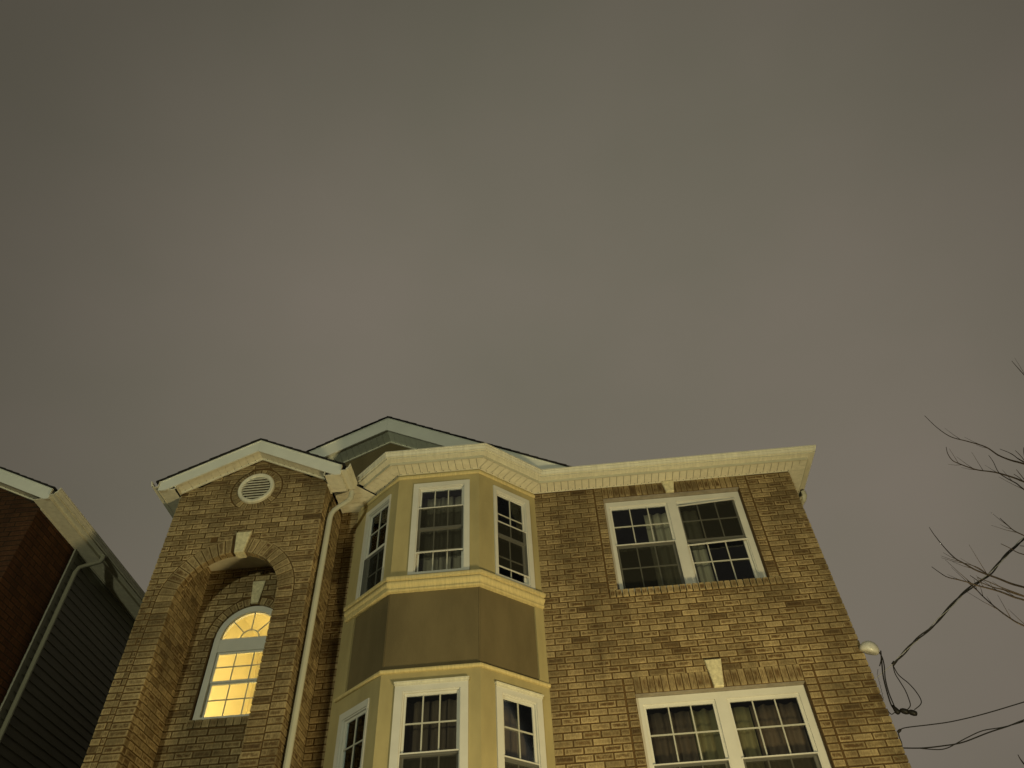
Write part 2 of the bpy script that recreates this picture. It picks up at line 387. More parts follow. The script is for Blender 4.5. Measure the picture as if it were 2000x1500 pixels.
def lay(bk, fr, left, right, zb, zt, holes=(), anchor=0., z_ref=6.50, wall=None, lcorner=None, rcorner=None, d=0, th=.1, jitter=True):
    """running bond. left/right are functions of z; holes give (xl,xr) or None for z"""
    k0 = math.floor((zb-z_ref)/CRS + 1e-6); k = k0
    while z_ref+k*CRS < zt-.004:
        z0 = max(z_ref+k*CRS, zb); z1 = min(z_ref+(k+1)*CRS-JT, zt)
        if z1-z0 < .012: k += 1; continue
        odd = k % 2
        L = [left(z0), left(z1)]; R = [right(z0), right(z1)]
        if lcorner is not None and odd == lcorner: L = [L[0]+.102, L[1]+.102]
        if rcorner is not None and odd == rcorner: R = [R[0]-.102, R[1]-.102]
        ivs = [(L[0], L[1], R[0], R[1])]
        zm = (z0+z1)/2
        for h in holes:
            e0, em, e1 = h(z0), h(zm), h(z1)
            if getattr(h, 'rect', 0):
                if em is None: continue
                e0 = e1 = em
            if em is None and e0 is None and e1 is None: continue
            c = em or e0 or e1; e0 = e0 or (c if em else ((c[0]+c[1])/2,)*2); e1 = e1 or (c if em else ((c[0]+c[1])/2,)*2)
            new = []
            for (a0, a1, b0, b1) in ivs:
                if c[1] <= min(a0, a1) or c[0] >= max(b0, b1): new.append((a0, a1, b0, b1)); continue
                if e0[0]-JT > a0 or e1[0]-JT > a1: new.append((a0, a1, max(e0[0]-JT, a0), max(e1[0]-JT, a1)))
                if e0[1]+JT < b0 or e1[1]+JT < b1: new.append((min(e0[1]+JT, b0), min(e1[1]+JT, b1), b0, b1))
            ivs = new
        for (a0, a1, b0, b1) in ivs:
            if b0-a0 < .012 and b1-a1 < .012: continue
            for q in row_pieces(a0, a1, b0, b1, anchor + (BL/2 if odd else 0), z0, z1): bk.quad(fr, q, d, th, wall)
        k += 1
const = lambda x: (lambda z: x)
def rhole(x0, x1, z0, z1):
    f = lambda z: (x0, x1) if z0-.002 < z < z1+.002 else None
    f.rect = 1; return f
def chole(cx, cz, r): 
    return lambda z: (cx-math.sqrt(r*r-(z-cz)**2), cx+math.sqrt(r*r-(z-cz)**2)) if abs(z-cz) < r else None
def ahole(cx, cz, r, z0):   # arch: circle above cz, straight below
    return lambda z: ((cx-r, cx+r) if z0 < z <= cz else ((cx-math.sqrt(r*r-(z-cz)**2), cx+math.sqrt(r*r-(z-cz)**2)) if cz < z < cz+r else None))
def ring(bk, fr, cx, cz, r0, r1, a0, a1, n, wall=None, d=0, th=.1, skip=()):
    for i in range(n):
        b0 = a0+(a1-a0)*i/n; b1 = a0+(a1-a0)*(i+1)/n; mid = (b0+b1)/2
        if any(s0 < mid < s1 for s0, s1 in skip): continue
        g = .0068
        P = lambda r, b, s: (cx+r*math.cos(b+s*g/r), cz+r*math.sin(b+s*g/r))
        q = [P(r0, b1, -1), P(r0, b0, 1), P(r1, b0, 1), P(r1, b1, -1)]
        q = [q[1], q[2], q[3], q[0]]
        # keep counter-clockwise from outside
        ar = sum(q[k][0]*q[(k+1) % 4][1]-q[(k+1) % 4][0]*q[k][1] for k in range(4))
        if ar < 0: q.reverse()
        bk.quad(fr, q, d, th, wall)
def slab(mb, fr, a0, a1, z0, z1, holes, d0, d1):
    """wall plate with rectangular holes (x0,x1,z0,z1), cut into boxes column by column"""
    xs = sorted({a0, a1, *[h[0] for h in holes], *[h[1] for h in holes]}); xs = [x for x in xs if a0 <= x <= a1]
    for i in range(len(xs)-1):
        xa, xb = xs[i], xs[i+1]; hs = sorted([h for h in holes if h[0] <= xa+1e-6 and h[1] >= xb-1e-6], key=lambda h: h[2]); z = z0
        for h in hs:
            if h[2] > z: mb.box(fr, xa, xb, z, h[2], d0, d1)
            z = max(z, h[3])
        if z < z1: mb.box(fr, xa, xb, z, z1, d0, d1)
def archplate(mb, fr, cx, cz, r, xl, xr, zt, d0, d1, n=24):
    """plate above an arch opening between xl..xr up to zt(x)"""
    for i in range(n):
        b0 = math.pi*i/n; b1 = math.pi*(i+1)/n
        x0, x1 = cx+r*math.cos(b1), cx+r*math.cos(b0); z0, z1 = cz+r*math.sin(b1), cz+r*math.sin(b0)
        mb.prism(fr, [(x0, z0), (x1, z1), (x1, zt(x1)), (x0, zt(x0))], d0, d1)
# ------------------------------------------------------------------ the house
H = empty('brick_house', (-.8, 0, 0), 'large tan brick house with stucco bay window and one lit arched window', 'house')
FM = F((0, 0), (1, 0))                 # main wall
FT = F((0, -.8), (1, 0))               # tower front
TL, TR = -4.945, -2.925                # tower sides
FTR = F((TR, -.8), (0, 1))             # tower right side
FTL = F((TL, 10), (0, -1))             # house left side
FSR = F((3.457, 0), (0, 1))            # house right side
FNB = F((0, -.10), (1, 0))             # niche back wall
NL, NR = -4.575, -3.305
FNL = F((NL, -.8), (0, 1)); FNR = F((NR, -.1), (0, -1))
ZE = 8.25                              # main soffit
MD = -.0088                             # mortar face behind the brick face
UPW = (.69, 2.83, 6.50, ZE); LOW = (.69, 2.83, 3.72, 5.469)
# -- main wall plates
mb = MB(); slab(mb, FM, -3.0, 3.447, 0, ZE+.1, [(.80, 2.70, 6.52, 8.06), (.80, 2.70, 3.80, 5.275), (-2.60, -.25, 2.5, 8.1)], -.22, MD)
wall = mb.build('wall', M_MORTAR, H)
mb = MB()
tc_x, tc_z, tR = -3.94, 6.475, .635
mb.box(FT, TL+.015, NL-.012, 0, 8.12, -.2, MD); mb.box(FT, NR+.012, TR-.015, 0, 8.12, -.2, MD)
gz = lambda x: 8.655-.49*abs(x+3.925)
archplate(mb, FT, tc_x, tc_z, tR+.012, NL, NR, lambda x: 8.12, -.11, MD)
mb.prism(FT, [(TL+.015, 8.12), (TR-.015, 8.12), (-3.925, 8.655)], -.2, MD)
tower = mb.build('tower_wall', M_MORTAR, H)
# tower side walls, niche linings
mb = MB(); mb.box(FTR, .01, .79, 0, 8.15, -.3, MD)
tside = mb.build('tower_side_wall', M_MORTAR, H)
mb = MB(); mb.box(FTL, 0, 10.79, 0, 8.15, -.15, MD)
lside = mb.build('side_wall', M_MORTAR, H)
mb = MB(); mb.box(FSR, .01, 10, 0, ZE+.05, -.2, MD)
rside = mb.build('side_wall', M_MORTAR, H)
mb = MB()
mb.box(FNL, .19, .72, 0, 7.36, -.1, MD); mb.box(FNR, .0, .52, 0, 7.36, -.1, MD)
# back wall of the niche with the arched window opening
WX, WR, WZ = -3.862, .432, 6.345     # arched window centre, outer radius, spring
FNB2 = FNB
slab(mb, FNB2, NL-.05, NR+.05, 0, WZ, [(WX-WR-.004, WX+WR+.004, 5.326, WZ)], -.15, MD)
archplate(mb, FNB2, WX, WZ, WR+.004, 0, 0, lambda x: 7.36, -.15, MD)
mb.box(FNB2, NL-.05, WX-WR-.004, WZ, 7.36, -.15, MD); mb.box(FNB2, WX+WR+.004, NR+.05, WZ, 7.36, -.15, MD)
niche = mb.build('niche_wall', M_MORTAR, H)
mb = MB(); mb.box(FT, NL-.02, NR+.02, 7.345, 7.37, -.72, -.105); mb.build('niche_ceiling', mat('niche_plaster', (.66, .60, .44), .9, noise=.15, nscale=4), H)

bk = Bricks()
# main wall (left strip beside the tower, strip right of the bay)
lay(bk, FM, const(-2.925), const(-2.69), .05, 8.22, wall='m')
lay(bk, FM, const(-.16), const(3.457), .05, ZE-.002, [rhole(*UPW), rhole(*LOW)], anchor=-.16, wall='m', rcorner=0)
# tower front
R1 = .833
lay(bk, FT, lambda z: TL if z < gz(TL) else -3.925-(8.655-z)/.49, lambda z: TR if z < gz(TR) else -3.925+(8.655-z)/.49, .05, 8.62,
    [ahole(tc_x, tc_z, R1, -1), chole(-3.895, 8.11, .345)], anchor=TL, wall='t', lcorner=0, rcorner=0)
lay(bk, FTR, const(0), const(.79), .05, 8.12, wall='ts', lcorner=1, anchor=0)
lay(bk, FNL, const(.105), const(.70), 2.6, 7.34, wall='n', anchor=.105)
lay(bk, FNR, const(0), const(.60), 2.6, 7.34, wall='x', anchor=.05)
rw = WR+.10
lay(bk, FNB, const(NL), const(NR), 2.6, 7.34, [rhole(WX-WR-.0, WX+WR+.0, 5.23, WZ), ahole(WX, WZ, rw, WZ-.001)], anchor=NL, wall='n')
lay(bk, FSR, const(0), const(3.2), .05, ZE, wall='x', lcorner=1, anchor=0)
lay(bk, FTL, const(7.6), const(10.80), .05, 8.1, wall='x', rcorner=1, anchor=7.6)
PAR = {'m': wall, 't': tower, 'ts': tside, 'n': niche, 'x': rside}
HIDE['x'] = lambda c: 0
HIDE['n'] = lambda c: .6
HIDE['m'] = lambda c: 1 if c.x > -.2 or c.x > -2.8 else .5
bk.build('brick', M_BRICK, lambda w: PAR[w], 300, wall)

# -- special shapes of brick
sb = Bricks()
for (z0, z1, kx) in ((8.065, 8.248, .075), (5.28, 5.465, .075)):
    x = .80; n = 24; p = 1.90/n
    for i in range(n):
        a, b = x+i*p+.0065, x+(i+1)*p-.0065
        ka, kb = 1.743-.053, 1.743+.053     # keystone foot
        ta, tb = 1.743-.095, 1.743+.095
        if b < ta: sb.rect(FM, a, b, z0, z1, wall='m')
        elif a > tb: sb.rect(FM, a, b, z0, z1, wall='m')
        else:
            if a < ka: sb.quad(FM, [(a, z0), (min(b, ka), z0), (min(b, ta), z1) if min(b, ta) > a else (a+.001, z1), (a, z1)], 0, .1, 'm')
            if b > kb: sb.quad(FM, [(max(a, kb), z0), (b, z0), (b, z1), (max(a, tb), z1) if max(a, tb) < b else (b-.001, z1)], 0, .1, 'm')
sb.build('soldier_brick', M_BRICK, lambda w: wall)
jb = Bricks()
for x0, x1 in ((.697, .795), (2.707, 2.822)):
    z = 6.605
    while z < 8.24: jb.rect(FM, x0, x1, z, min(z+CRS-JT, 8.248), wall='m'); z += CRS
    z = 5.469-CRS
    while z > 3.75: jb.rect(FM, x0, x1, z, z+CRS-JT, wall='m'); z -= CRS
jb.build('jamb_brick', M_BRICK, lambda w: wall)
rb = Bricks()
for zt in (6.60, 3.81):
    n = 27; p = 2.15/n
    for i in range(n): rb.rect(FM, .695+i*p, .695+(i+1)*p-.0125, zt-.10, zt, d=.012, th=.11, wall='m')
for i in range(10): rb.rect(FNB, WX-WR-.03+i*.0925, WX-WR-.03+i*.0925+.083, 5.235, 5.328, d=.012, th=.1, wall='n')
rb.build('sill_brick', M_BRICK, lambda w: niche if w == 'n' else wall)
ab = Bricks()
ks = math.asin(.085/.8)
ring(ab, FT, tc_x, tc_z, tR, tR+.20, 0, math.pi/2-.10, 12, 't'); ring(ab, FT, tc_x, tc_z, tR, tR+.20, math.pi/2+.10, math.pi, 12, 't')
z = tc_z-.004-CRS+JT
while z > .1:
    ab.rect(FT, NL, NL+.0-.0+0 if False else NL, 0, 0) if False else None
    ab.rect(FT, tc_x-tR-.20, tc_x-tR, z, z+CRS-JT, wall='t'); ab.rect(FT, tc_x+tR, tc_x+tR+.20, z, z+CRS-JT, wall='t'); z -= CRS
ring(ab, FT, -3.895, 8.11, .248, .338, 0, 2*math.pi, 24, 't')
ring(ab, FNB, WX, WZ, WR, WR+.092, 0, math.pi/2-.13, 8, 'n'); ring(ab, FNB, WX, WZ, WR, WR+.092, math.pi/2+.13, math.pi, 8, 'n')
ab.build('arch_brick', M_BRICK, lambda w: niche if w == 'n' else tower, 300, tower)
# keystones
def keystone(fr, cx, w0, w1, z0, z1, par, d=.035, m=M_STONE):
    mb = MB(); b = .008
    q = [(cx-w0, z0), (cx+w0, z0), (cx+w1, z1), (cx-w1, z1)]; qi = [(cx-w0+b, z0+b), (cx+w0-b, z0+b), (cx+w1-b*1.4, z1-b), (cx-w1+b*1.4, z1-b)]
    v = [fr(a, z, -.1) for a, z in q]+[fr(a, z, d-.008) for a, z in q]+[fr(a, z, d) for a, z in qi]
    mb.add(v, [(8, 9, 10, 11)]+[(4+i, 4+(i+1) % 4, 8+(i+1) % 4, 8+i) for i in range(4)]+[(i, (i+1) % 4, 4+(i+1) % 4, 4+i) for i in range(4)])
    mb.build('keystone', m, par)
keystone(FM, 1.743, .053, .095, 5.272, 5.59, wall); keystone(FM, 1.743, .053, .088, 8.06, 8.247, wall)
keystone(FT, -3.893, .058, .098, 7.078, 7.385, tower); keystone(FNB, WX, .050, .085, 6.785, 7.105, niche, d=.03)
for zt in (8.06, 5.275):
    mb = MB(); mb.box(FM, .80, 2.70, zt-.007, zt-.001, -.10, -.012); mb.build('lintel', M_STEEL, wall)

# round gable vent
vt = MB(); vt.lathe(FT(-3.895, 8.11, -.03), (0, -1, 0), [(.19, 0), (.19, .055), (.20, .07), (.235, .075), (.246, .06), (.246, 0)], 40)
vent = vt.build('vent', M_TRIM, H, smooth=False)
mb = MB(); mb.lathe(FT(-3.895, 8.11, -.025), (0, -1, 0), [(0, 0), (.192, 0)], 30); mb.build('vent_back', M_DARK, vent)
for i in range(8):
    z = 8.11-.155+i*.0445; hw = math.sqrt(max(.19**2-(z-8.11)**2, 0))-.002
    mb = MB(); 
    v = [FT(-3.895+sx*hw, z+dz, d) for sx in (-1, 1) for dz, d in ((.019, .012), (.023, .016), (-.019, .046), (-.023, .042))]
    mb.add(v, [(0, 1, 2, 3), (7, 6, 5, 4), (0, 4, 5, 1), (1, 5, 6, 2), (2, 6, 7, 3), (3, 7, 4, 0)]); mb.build('slat', M_TRIM, vent)

# ------------------------------------------------------------------ windows
def window(name, fr, a0, a1, z0, z1, par, cas=(.06, .06, .06, .06), d=.02, sashes=(), screens=(), depth=.09, mats=(M_WHITE,), back=True):
    """a0..z1 outer edge of the frame; sashes: (a0,a1,z0,z1,cols,rows,d)"""
    l, r, b, t = cas; MW = M_WHITE
    mb = MB()
    mb.box(fr, a0, a1, z1-t, z1, d-depth, d); mb.box(fr, a0, a1, z0, z0+b, d-depth, d)
    mb.box(fr, a0, a0+l, z0+b, z1-t, d-depth, d); mb.box(fr, a1-r, a1, z0+b, z1-t, d-depth, d)
    win = mb.build(name, MW, par)
    # inner stop bead
    s = .012
    for (x0, x1, y0, y1, cols, rows, dd) in sashes:
        fw = .028
        sm = MB(); th = .03
        sm.box(fr, x0, x1, y1-fw, y1, dd-th, dd); sm.box(fr, x0, x1, y0, y0+fw*1.1, dd-th, dd)
        sm.box(fr, x0, x0+fw, y0+fw*1.1, y1-fw, dd-th, dd); sm.box(fr, x1-fw, x1, y0+fw*1.1, y1-fw, dd-th, dd)
        sm.build('sash', MW, win)
        gx0, gx1, gy0, gy1 = x0+fw, x1-fw, y0+fw*1.1, y1-fw; mw = .0072
        for c in range(1, cols):
            x = gx0+(gx1-gx0)*c/cols; m2 = MB(); m2.box(fr, x-mw, x+mw, gy0, gy1, dd-.009, dd+.001); m2.build('muntin', M_MUNT, win)
        for rr in range(1, rows):
            y = gy0+(gy1-gy0)*rr/rows; m2 = MB(); m2.box(fr, gx0, gx1, y-mw, y+mw, dd-.008, dd+.0018); m2.build('muntin', M_MUNT, win)
        for c in range(cols):
            for rr in range(rows):
                xa = gx0+(gx1-gx0)*c/cols; xb = gx0+(gx1-gx0)*(c+1)/cols; ya = gy0+(gy1-gy0)*rr/rows; yb = gy0+(gy1-gy0)*(rr+1)/rows
                m2 = MB(); m2.box(fr, xa+.001, xb-.001, ya+.001, yb-.001, dd-.016, dd-.012); m2.build('pane', M_GLASS, win)
    for (x0, x1, y0, y1, dd, tilt, vis) in screens:
        k = tilt; bar = .014
        m2 = MB()
        m2.prism(fr, [(x0, y1-bar), (x1, y1-bar+k), (x1, y1+k), (x0, y1)], dd-.012, dd); m2.prism(fr, [(x0, y0), (x1, y0+k), (x1, y0+bar+k), (x0, y0+bar)], dd-.012, dd)
        m2.box(fr, x0, x0+.011, y0+bar, y1-bar, dd-.012, dd-.001); m2.box(fr, x1-.011, x1, y0+bar+k, y1-bar+k, dd-.012, dd-.001)
        sc = m2.build('screen_frame', MW, win)
        m3 = MB(); m3.add([fr(x0+.012, y0+bar, dd-.006), fr(x1-.012, y0+bar+k, dd-.006), fr(x1-.012, y1-bar+k, dd-.006), fr(x0+.012, y1-bar, dd-.006)], [(0, 1, 2, 3)])
        m3.build('insect_screen', M_SCREEN, win)
    return win
def big_window(zs, ztop, rail, lower_open, tag_):
    z0, z1 = zs, ztop
    mb = MB(); d = -.105
    # outer frame with head, sill, jambs and the mullion
    mb.box(FM, .80, 2.70, z1-.078, z1, -.19, d); mb.box(FM, .80, 2.70, z0, z0+.05, -.19, d)
    mb.box(FM, .80, .872, z0+.05, z1-.078, -.19, d); mb.box(FM, 2.622, 2.70, z0+.05, z1-.078, -.19, d); mb.box(FM, 1.685, 1.812, z0+.05, z1-.078, -.19, d)
    for a, b in ((.872, 1.685), (1.812, 2.622)):   # stepped inner stop
        mb.box(FM, a, b, z1-.094, z1-.078, -.18, d-.02); mb.box(FM, a, a+.012, z0+.05, z1-.094, -.18, d-.02); mb.box(FM, b-.012, b, z0+.05, z1-.094, -.18, d-.02)
    win = mb.build('window', M_WHITE, H, label='double window with white frame, '+tag_)
    for k, (a, b) in enumerate(((.884, 1.673), (1.824, 2.610))):
        for up in (0, 1):
            y0, y1 = (rail-.012, z1-.094) if up else (z0+.05, rail+.018); dd = d-.025 if up else d-.062
            fw = .020 if up else .032
            sm = MB(); sm.box(FM, a, b, y1-fw, y1, dd-.03, dd); sm.box(FM, a, b, y0, y0+fw, dd-.03, dd); sm.box(FM, a, a+fw, y0+fw, y1-fw, dd-.03, dd); sm.box(FM, b-fw, b, y0+fw, y1-fw, dd-.03, dd)
            sm.build('sash', M_WHITE, win); mw = .0074; gx0, gx1, gy0, gy1 = a+fw, b-fw, y0+fw, y1-fw
            for c in (1, 2): x = gx0+(gx1-gx0)*c/3; m2 = MB(); m2.box(FM, x-mw, x+mw, gy0, gy1, dd-.009, dd+.001); m2.build('muntin', M_MUNT, win)
            y = (gy0+gy1)/2; m2 = MB(); m2.box(FM, gx0, gx1, y-mw, y+mw, dd-.008, dd+.0018); m2.build('muntin', M_MUNT, win)
            for c in range(3):
                for r in range(2):
                    xa = gx0+(gx1-gx0)*c/3; m2 = MB(); ya = gy0+(gy1-gy0)*r/2
                    m2.box(FM, xa+.001, xa+(gx1-gx0)/3-.001, ya+.001, ya+(gy1-gy0)/2-.001, dd-.016, dd-.012); m2.build('pane', M_GLASS, win)
        # outer screens
        sc = {('u', 0): (z0+.05, rail+.004, 0), ('u', 1): (rail-.10, z1-.155, .045), ('l', 0): (z0+.05, rail+.006, 0), ('l', 1): (z0+.05, rail+.006, 0)}[(lower_open, k)]
        y0, y1, tl = sc; dd = d-.004; bar = .013
        m2 = MB(); m2.prism(FM, [(a-.012, y1-bar), (b+.012, y1-bar+tl), (b+.012, y1+tl), (a-.012, y1)], dd-.012, dd+.006); m2.prism(FM, [(a-.012, y0), (b+.012, y0+tl*.6), (b+.012, y0+bar+tl*.6), (a-.012, y0+bar)], dd-.012, dd+.006)
        m2.box(FM, a-.012, a, y0+bar, y1-bar, dd-.012, dd); m2.box(FM, b, b+.012, y0+bar+tl, y1-bar, dd-.012, dd)
        m2.build('screen_frame', M_WHITE, win)
        m3 = MB(); m3.add([FM(a, y0+bar, dd-.006), FM(b, y0+bar+tl*.6, dd-.006), FM(b, y1-bar+tl, dd-.006), FM(a, y1-bar, dd-.006)], [(0, 1, 2, 3)]); m3.build('insect_screen', M_SCREEN, win)
big_window(6.60, 8.053, 7.335, 'u', 'upper right under the eave'); big_window(3.81, 5.268, 4.545, 'l', 'lower right')

# arched stair window, lit from inside
mb = MB(); z0 = 5.33; ri = WR-.075; d0, d1 = -.12, -.045
dF = lambda a, z, d: FNB(a, z, d)
mb.box(FNB, WX-WR, WX-WR+.075, z0, WZ, d0, d1); mb.box(FNB, WX+WR-.075, WX+WR, z0, WZ, d0, d1)
mb.box(FNB, WX-ri, WX+ri, z0, z0+.045, d0, d1)
mb.box(FNB, WX-ri, WX+ri, 6.175, WZ, d0, d1-.004)
n = 28
for i in range(n):
    b0, b1 = math.pi*i/n, math.pi*(i+1)/n; P = lambda r, b: (WX+r*math.cos(b), WZ+r*math.sin(b))
    mb.prism(FNB, [P(ri, b1), P(ri, b0), P(WR, b0), P(WR, b1)], d0, d1)
aw = mb.build('window', M_WHITE, H, label='arched stair window glowing yellow in the recess')
gx0, gx1 = WX-ri, WX+ri
for (y0, y1, dd) in ((5.79, 6.175, -.07), (5.375, 5.80, -.095)):
    fw = .022; sm = MB(); a, b = gx0, gx1
    sm.box(FNB, a, b, y1-fw, y1, dd-.03, dd); sm.box(FNB, a, b, y0, y0+fw, dd-.03, dd); sm.box(FNB, a, a+fw, y0+fw, y1-fw, dd-.03, dd); sm.box(FNB, b-fw, b, y0+fw, y1-fw, dd-.03, dd)
    sm.build('sash', M_WHITE, aw)
    xa0, xb0, ya0, yb0 = a+fw, b-fw, y0+fw, y1-fw
    for c in (1, 2): x = xa0+(xb0-xa0)*c/3; m2 = MB(); m2.box(FNB, x-.006, x+.006, ya0, yb0, dd-.009, dd+.001); m2.build('muntin', M_MUNT, aw)
    y = (ya0+yb0)/2; m2 = MB(); m2.box(FNB, xa0, xb0, y-.006, y+.006, dd-.008, dd+.0018); m2.build('muntin', M_MUNT, aw)
    for c in range(3):
        for r in range(2):
            xa = xa0+(xb0-xa0)*c/3; ya = ya0+(yb0-ya0)*r/2; m2 = MB()
            m2.box(FNB, xa+.001, xa+(xb0-xa0)/3-.001, ya+.001, ya+(yb0-ya0)/2-.001, dd-.016, dd-.012); m2.build('pane', M_GLASS, aw)
for k in range(1, 4):    # spokes
    b = math.pi*k/4; c, s = math.cos(b), math.sin(b); mw = .006; m2 = MB()
    m2.prism(FNB, [(WX+.122*c+mw*s, WZ+.122*s-mw*c), (WX+ri*c+mw*s, WZ+ri*s-mw*c), (WX+ri*c-mw*s, WZ+ri*s+mw*c), (WX+.122*c-mw*s, WZ+.122*s+mw*c)], -.092, -.08); m2.build('muntin', M_MUNT, aw)
m2 = MB()
for i in range(14):
    b0, b1 = math.pi*i/14, math.pi*(i+1)/14; P = lambda r, b: (WX+r*math.cos(b), WZ+r*math.sin(b))
    m2.prism(FNB, [P(.114, b1), P(.114, b0), P(.126, b0), P(.126, b1)], -.093, -.0795)
m2.build('muntin', M_MUNT, aw)
for k in range(4):       # fan panes and hub pane
    m2 = MB(); pts = [(WX+.126*math.cos(b), WZ+.126*math.sin(b)) for b in [math.pi*(k+j/4)/4 for j in range(5)]]; po = [(WX+(ri-.001)*math.cos(b), WZ+(ri-.001)*math.sin(b)) for b in [math.pi*(k+j/6)/4 for j in range(7)]]
    m2.prism(FNB, po+pts[::-1], -.089, -.085); m2.build('pane', M_GLASS, aw)
m2 = MB(); m2.prism(FNB, [(WX+.113*math.cos(math.pi*j/10), WZ+.113*math.sin(math.pi*j/10)) for j in range(11)], -.089, -.085); m2.build('pane', M_GLASS, aw)
# the lit stairwell behind it
def room(name, x0, x1, y0, y1, z0, z1, m, label=None, walls='lrbtf'):
    mb = MB(); t = .03; WF = F((0, 0), (1, 0))
    def bx(a, b, c, d, e, f): mb.box(WF, a, b, e, f, -d, -c)
    bx(x0-t, x1+t, y1, y1+t, z0-t, z1+t); bx(x0-t, x0, y0, y1, z0, z1); bx(x1, x1+t, y0, y1, z0, z1)
    bx(x0-t, x1+t, y0, y1, z1, z1+t); bx(x0-t, x1+t, y0, y1, z0-t, z0)
    return mb.build(name, m, H)
room('stairwell', -4.72, -2.80, .06, 2.3, 4.6, 7.55, M_LITROOM)
ld = bpy.data.lights.new('stair_light', 'POINT'); ld.color = (1.0, .79, .38); ld.energy = 84; ld.shadow_soft_size = .15
lo = bpy.data.objects.new('stair_light', ld); lo.location = (-3.0, .75, 5.5); COL.objects.link(lo); adopt(lo, H)
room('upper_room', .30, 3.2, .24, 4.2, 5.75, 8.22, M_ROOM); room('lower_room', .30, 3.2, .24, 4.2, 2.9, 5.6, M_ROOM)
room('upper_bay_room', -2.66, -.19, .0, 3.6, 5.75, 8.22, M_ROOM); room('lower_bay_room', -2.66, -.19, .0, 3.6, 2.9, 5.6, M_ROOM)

# ------------------------------------------------------------------ the stucco bay
B0, B1, B2, B3 = (-2.69, 0), (-1.972, -.65), (-.878, -.65), (-.16, 0)
BP = [B0, B1, B2, B3]
FBC = F(B1, (1, 0)); LBC = 1.094
tl = Vector((B1[0]-B0[0], B1[1]-B0[1])); LBS = tl.length
FBL = F(B0, (tl.x, tl.y)); FBR = F(B2, (B3[0]-B2[0], B3[1]-B2[1]))
bay = MB()
# (frame, length, upper window, lower window, pilaster ranges, panel range)
ucW = (.212, .972, 6.645, 8.062); lcW = (.168, .962, 3.80, 5.285)
urW = (.235, .852, 6.645, 8.062); lrW = (.195, .832, 3.80, 5.27)
ulW = (LBS-.72, LBS-.155, 6.60, 8.02); llW = (LBS-.735, LBS-.175, 3.80, 5.22)
faces = [(FBL, LBS, ulW, llW, (LBS-.715, LBS)), (FBC, LBC, ucW, lcW, (0, LBC)), (FBR, LBS, urW, lrW, (0, .835))]
dk = MB()
for fr, L, uw, lw, pn in faces:
    slab(bay, fr, 0, L, 6.43, 8.30, [uw], -.09, 0)
    slab(bay, fr, 0, L, 2.5, 5.43, [lw], -.09, 0)
    if pn[0] > 0: bay.box(fr, 0, pn[0], 5.43, 6.43, -.09, 0)
    if pn[1] < L: bay.box(fr, pn[1], L, 5.43, 6.43, -.09, 0)
    dk.box(fr, pn[0], pn[1], 5.43, 6.43, -.09, -.022)
bayo = bay.build('bay_wall', M_STUCCO, H, label='cream stucco walls of the three-sided bay')
dk.build('bay_panel', M_STUCDK, bayo, label='brown stucco band between the two floors of the bay')
def ext(path, e):
    p = [Vector((*q, 0)) for q in path]; a = p[0]-(p[1]-p[0]).normalized()*e; b = p[-1]+(p[-1]-p[-2]).normalized()*e
    return [(a.x, a.y)]+path[1:-1]+[(b.x, b.y)]
MP = ext(BP, -.004); MP[0] = (B0[0]+.09*(B1[0]-B0[0])/LBS, B0[1]+.09*(B1[1]-B0[1])/LBS)
mb = MB(); mb.sweep(MP, [(-.02, 6.42), (.024, 6.424), (.036, 6.432), (.036, 6.446), (.024, 6.458), (.030, 6.478), (.050, 6.496), (.058, 6.512), (.058, 6.530), (.034, 6.534), (.036, 6.552), (.070, 6.562), (.073, 6.585), (.070, 6.603), (.05, 6.614), (-.02, 6.628)])
mb.build('moulding', M_MOULD, bayo, smooth=False)
mb = MB(); mb.sweep(MP, [(-.03, 5.412), (.022, 5.414), (.033, 5.422), (.036, 5.434), (.033, 5.447), (.020, 5.456), (-.03, 5.460)]); mb.build('moulding', M_MOULD, bayo)
mb = MB(); mb.sweep(MP, [(-.02, 8.165), (.012, 8.168), (.022, 8.178), (.022, 8.205), (.012, 8.216), (-.02, 8.22)]); mb.build('moulding', M_MOULD, bayo)
def bay_window(fr, W, rail, par, lab, lower=False, cols=3, scr=None, cas=.072, dd=.018, lr=None):
    a0, a1, z0, z1 = W; c = cas; cl, cr_ = lr or (c, c)
    s = [(a0+cl+.012, a1-cr_-.012, rail-.012, z1-c-.012, cols, 2, -.022), (a0+cl+.012, a1-cr_-.012, z0+.03, rail+.016, cols, 2, -.055)]
    w_ = window('window', fr, a0, a1, z0, z1, par, (cl, cr_, .03, c), dd, s, [(a0+cl-.002, a1-cr_+.002, *scr, .006, 0, 1)], depth=.10)
    w_['label'] = lab
    m2 = MB(); m2.box(fr, a0+cl, a1-cr_, z1-c-.014, z1-c, -.07, .004); m2.box(fr, a0+cl, a0+cl+.013, z0+.03, z1-c-.014, -.07, .004); m2.box(fr, a1-cr_-.013, a1-cr_, z0+.03, z1-c-.014, -.07, .004); m2.build('stop_bead', M_WHITE, w_)
    if lower:
        m2 = MB(); m2.box(fr, a0-.012, a1+.012, z1+.004, z1+.020, -.01, .040); m2.box(fr, a0-.006, a1+.006, z1-.020, z1+.004, .019, .030); m2.build('drip_cap', M_TRIM, w_)
    return w_
bay_window(FBC, ucW, 7.335, H, 'middle upper window of the bay with grey curtains', scr=(6.955, 7.655))
bay_window(FBR, urW, 7.31, H, 'right upper window of the bay, dark', cols=2, scr=(6.80, 7.50), lr=(.045, .072))
bay_window(FBL, ulW, 7.27, H, 'left upper window of the bay, dark', cols=2, scr=(6.62, 7.23), lr=(.060, .022))
bay_window(FBC, lcW, 4.555, H, 'middle lower window of the bay with brown curtains', lower=True, scr=(3.84, 4.572), cas=.085)
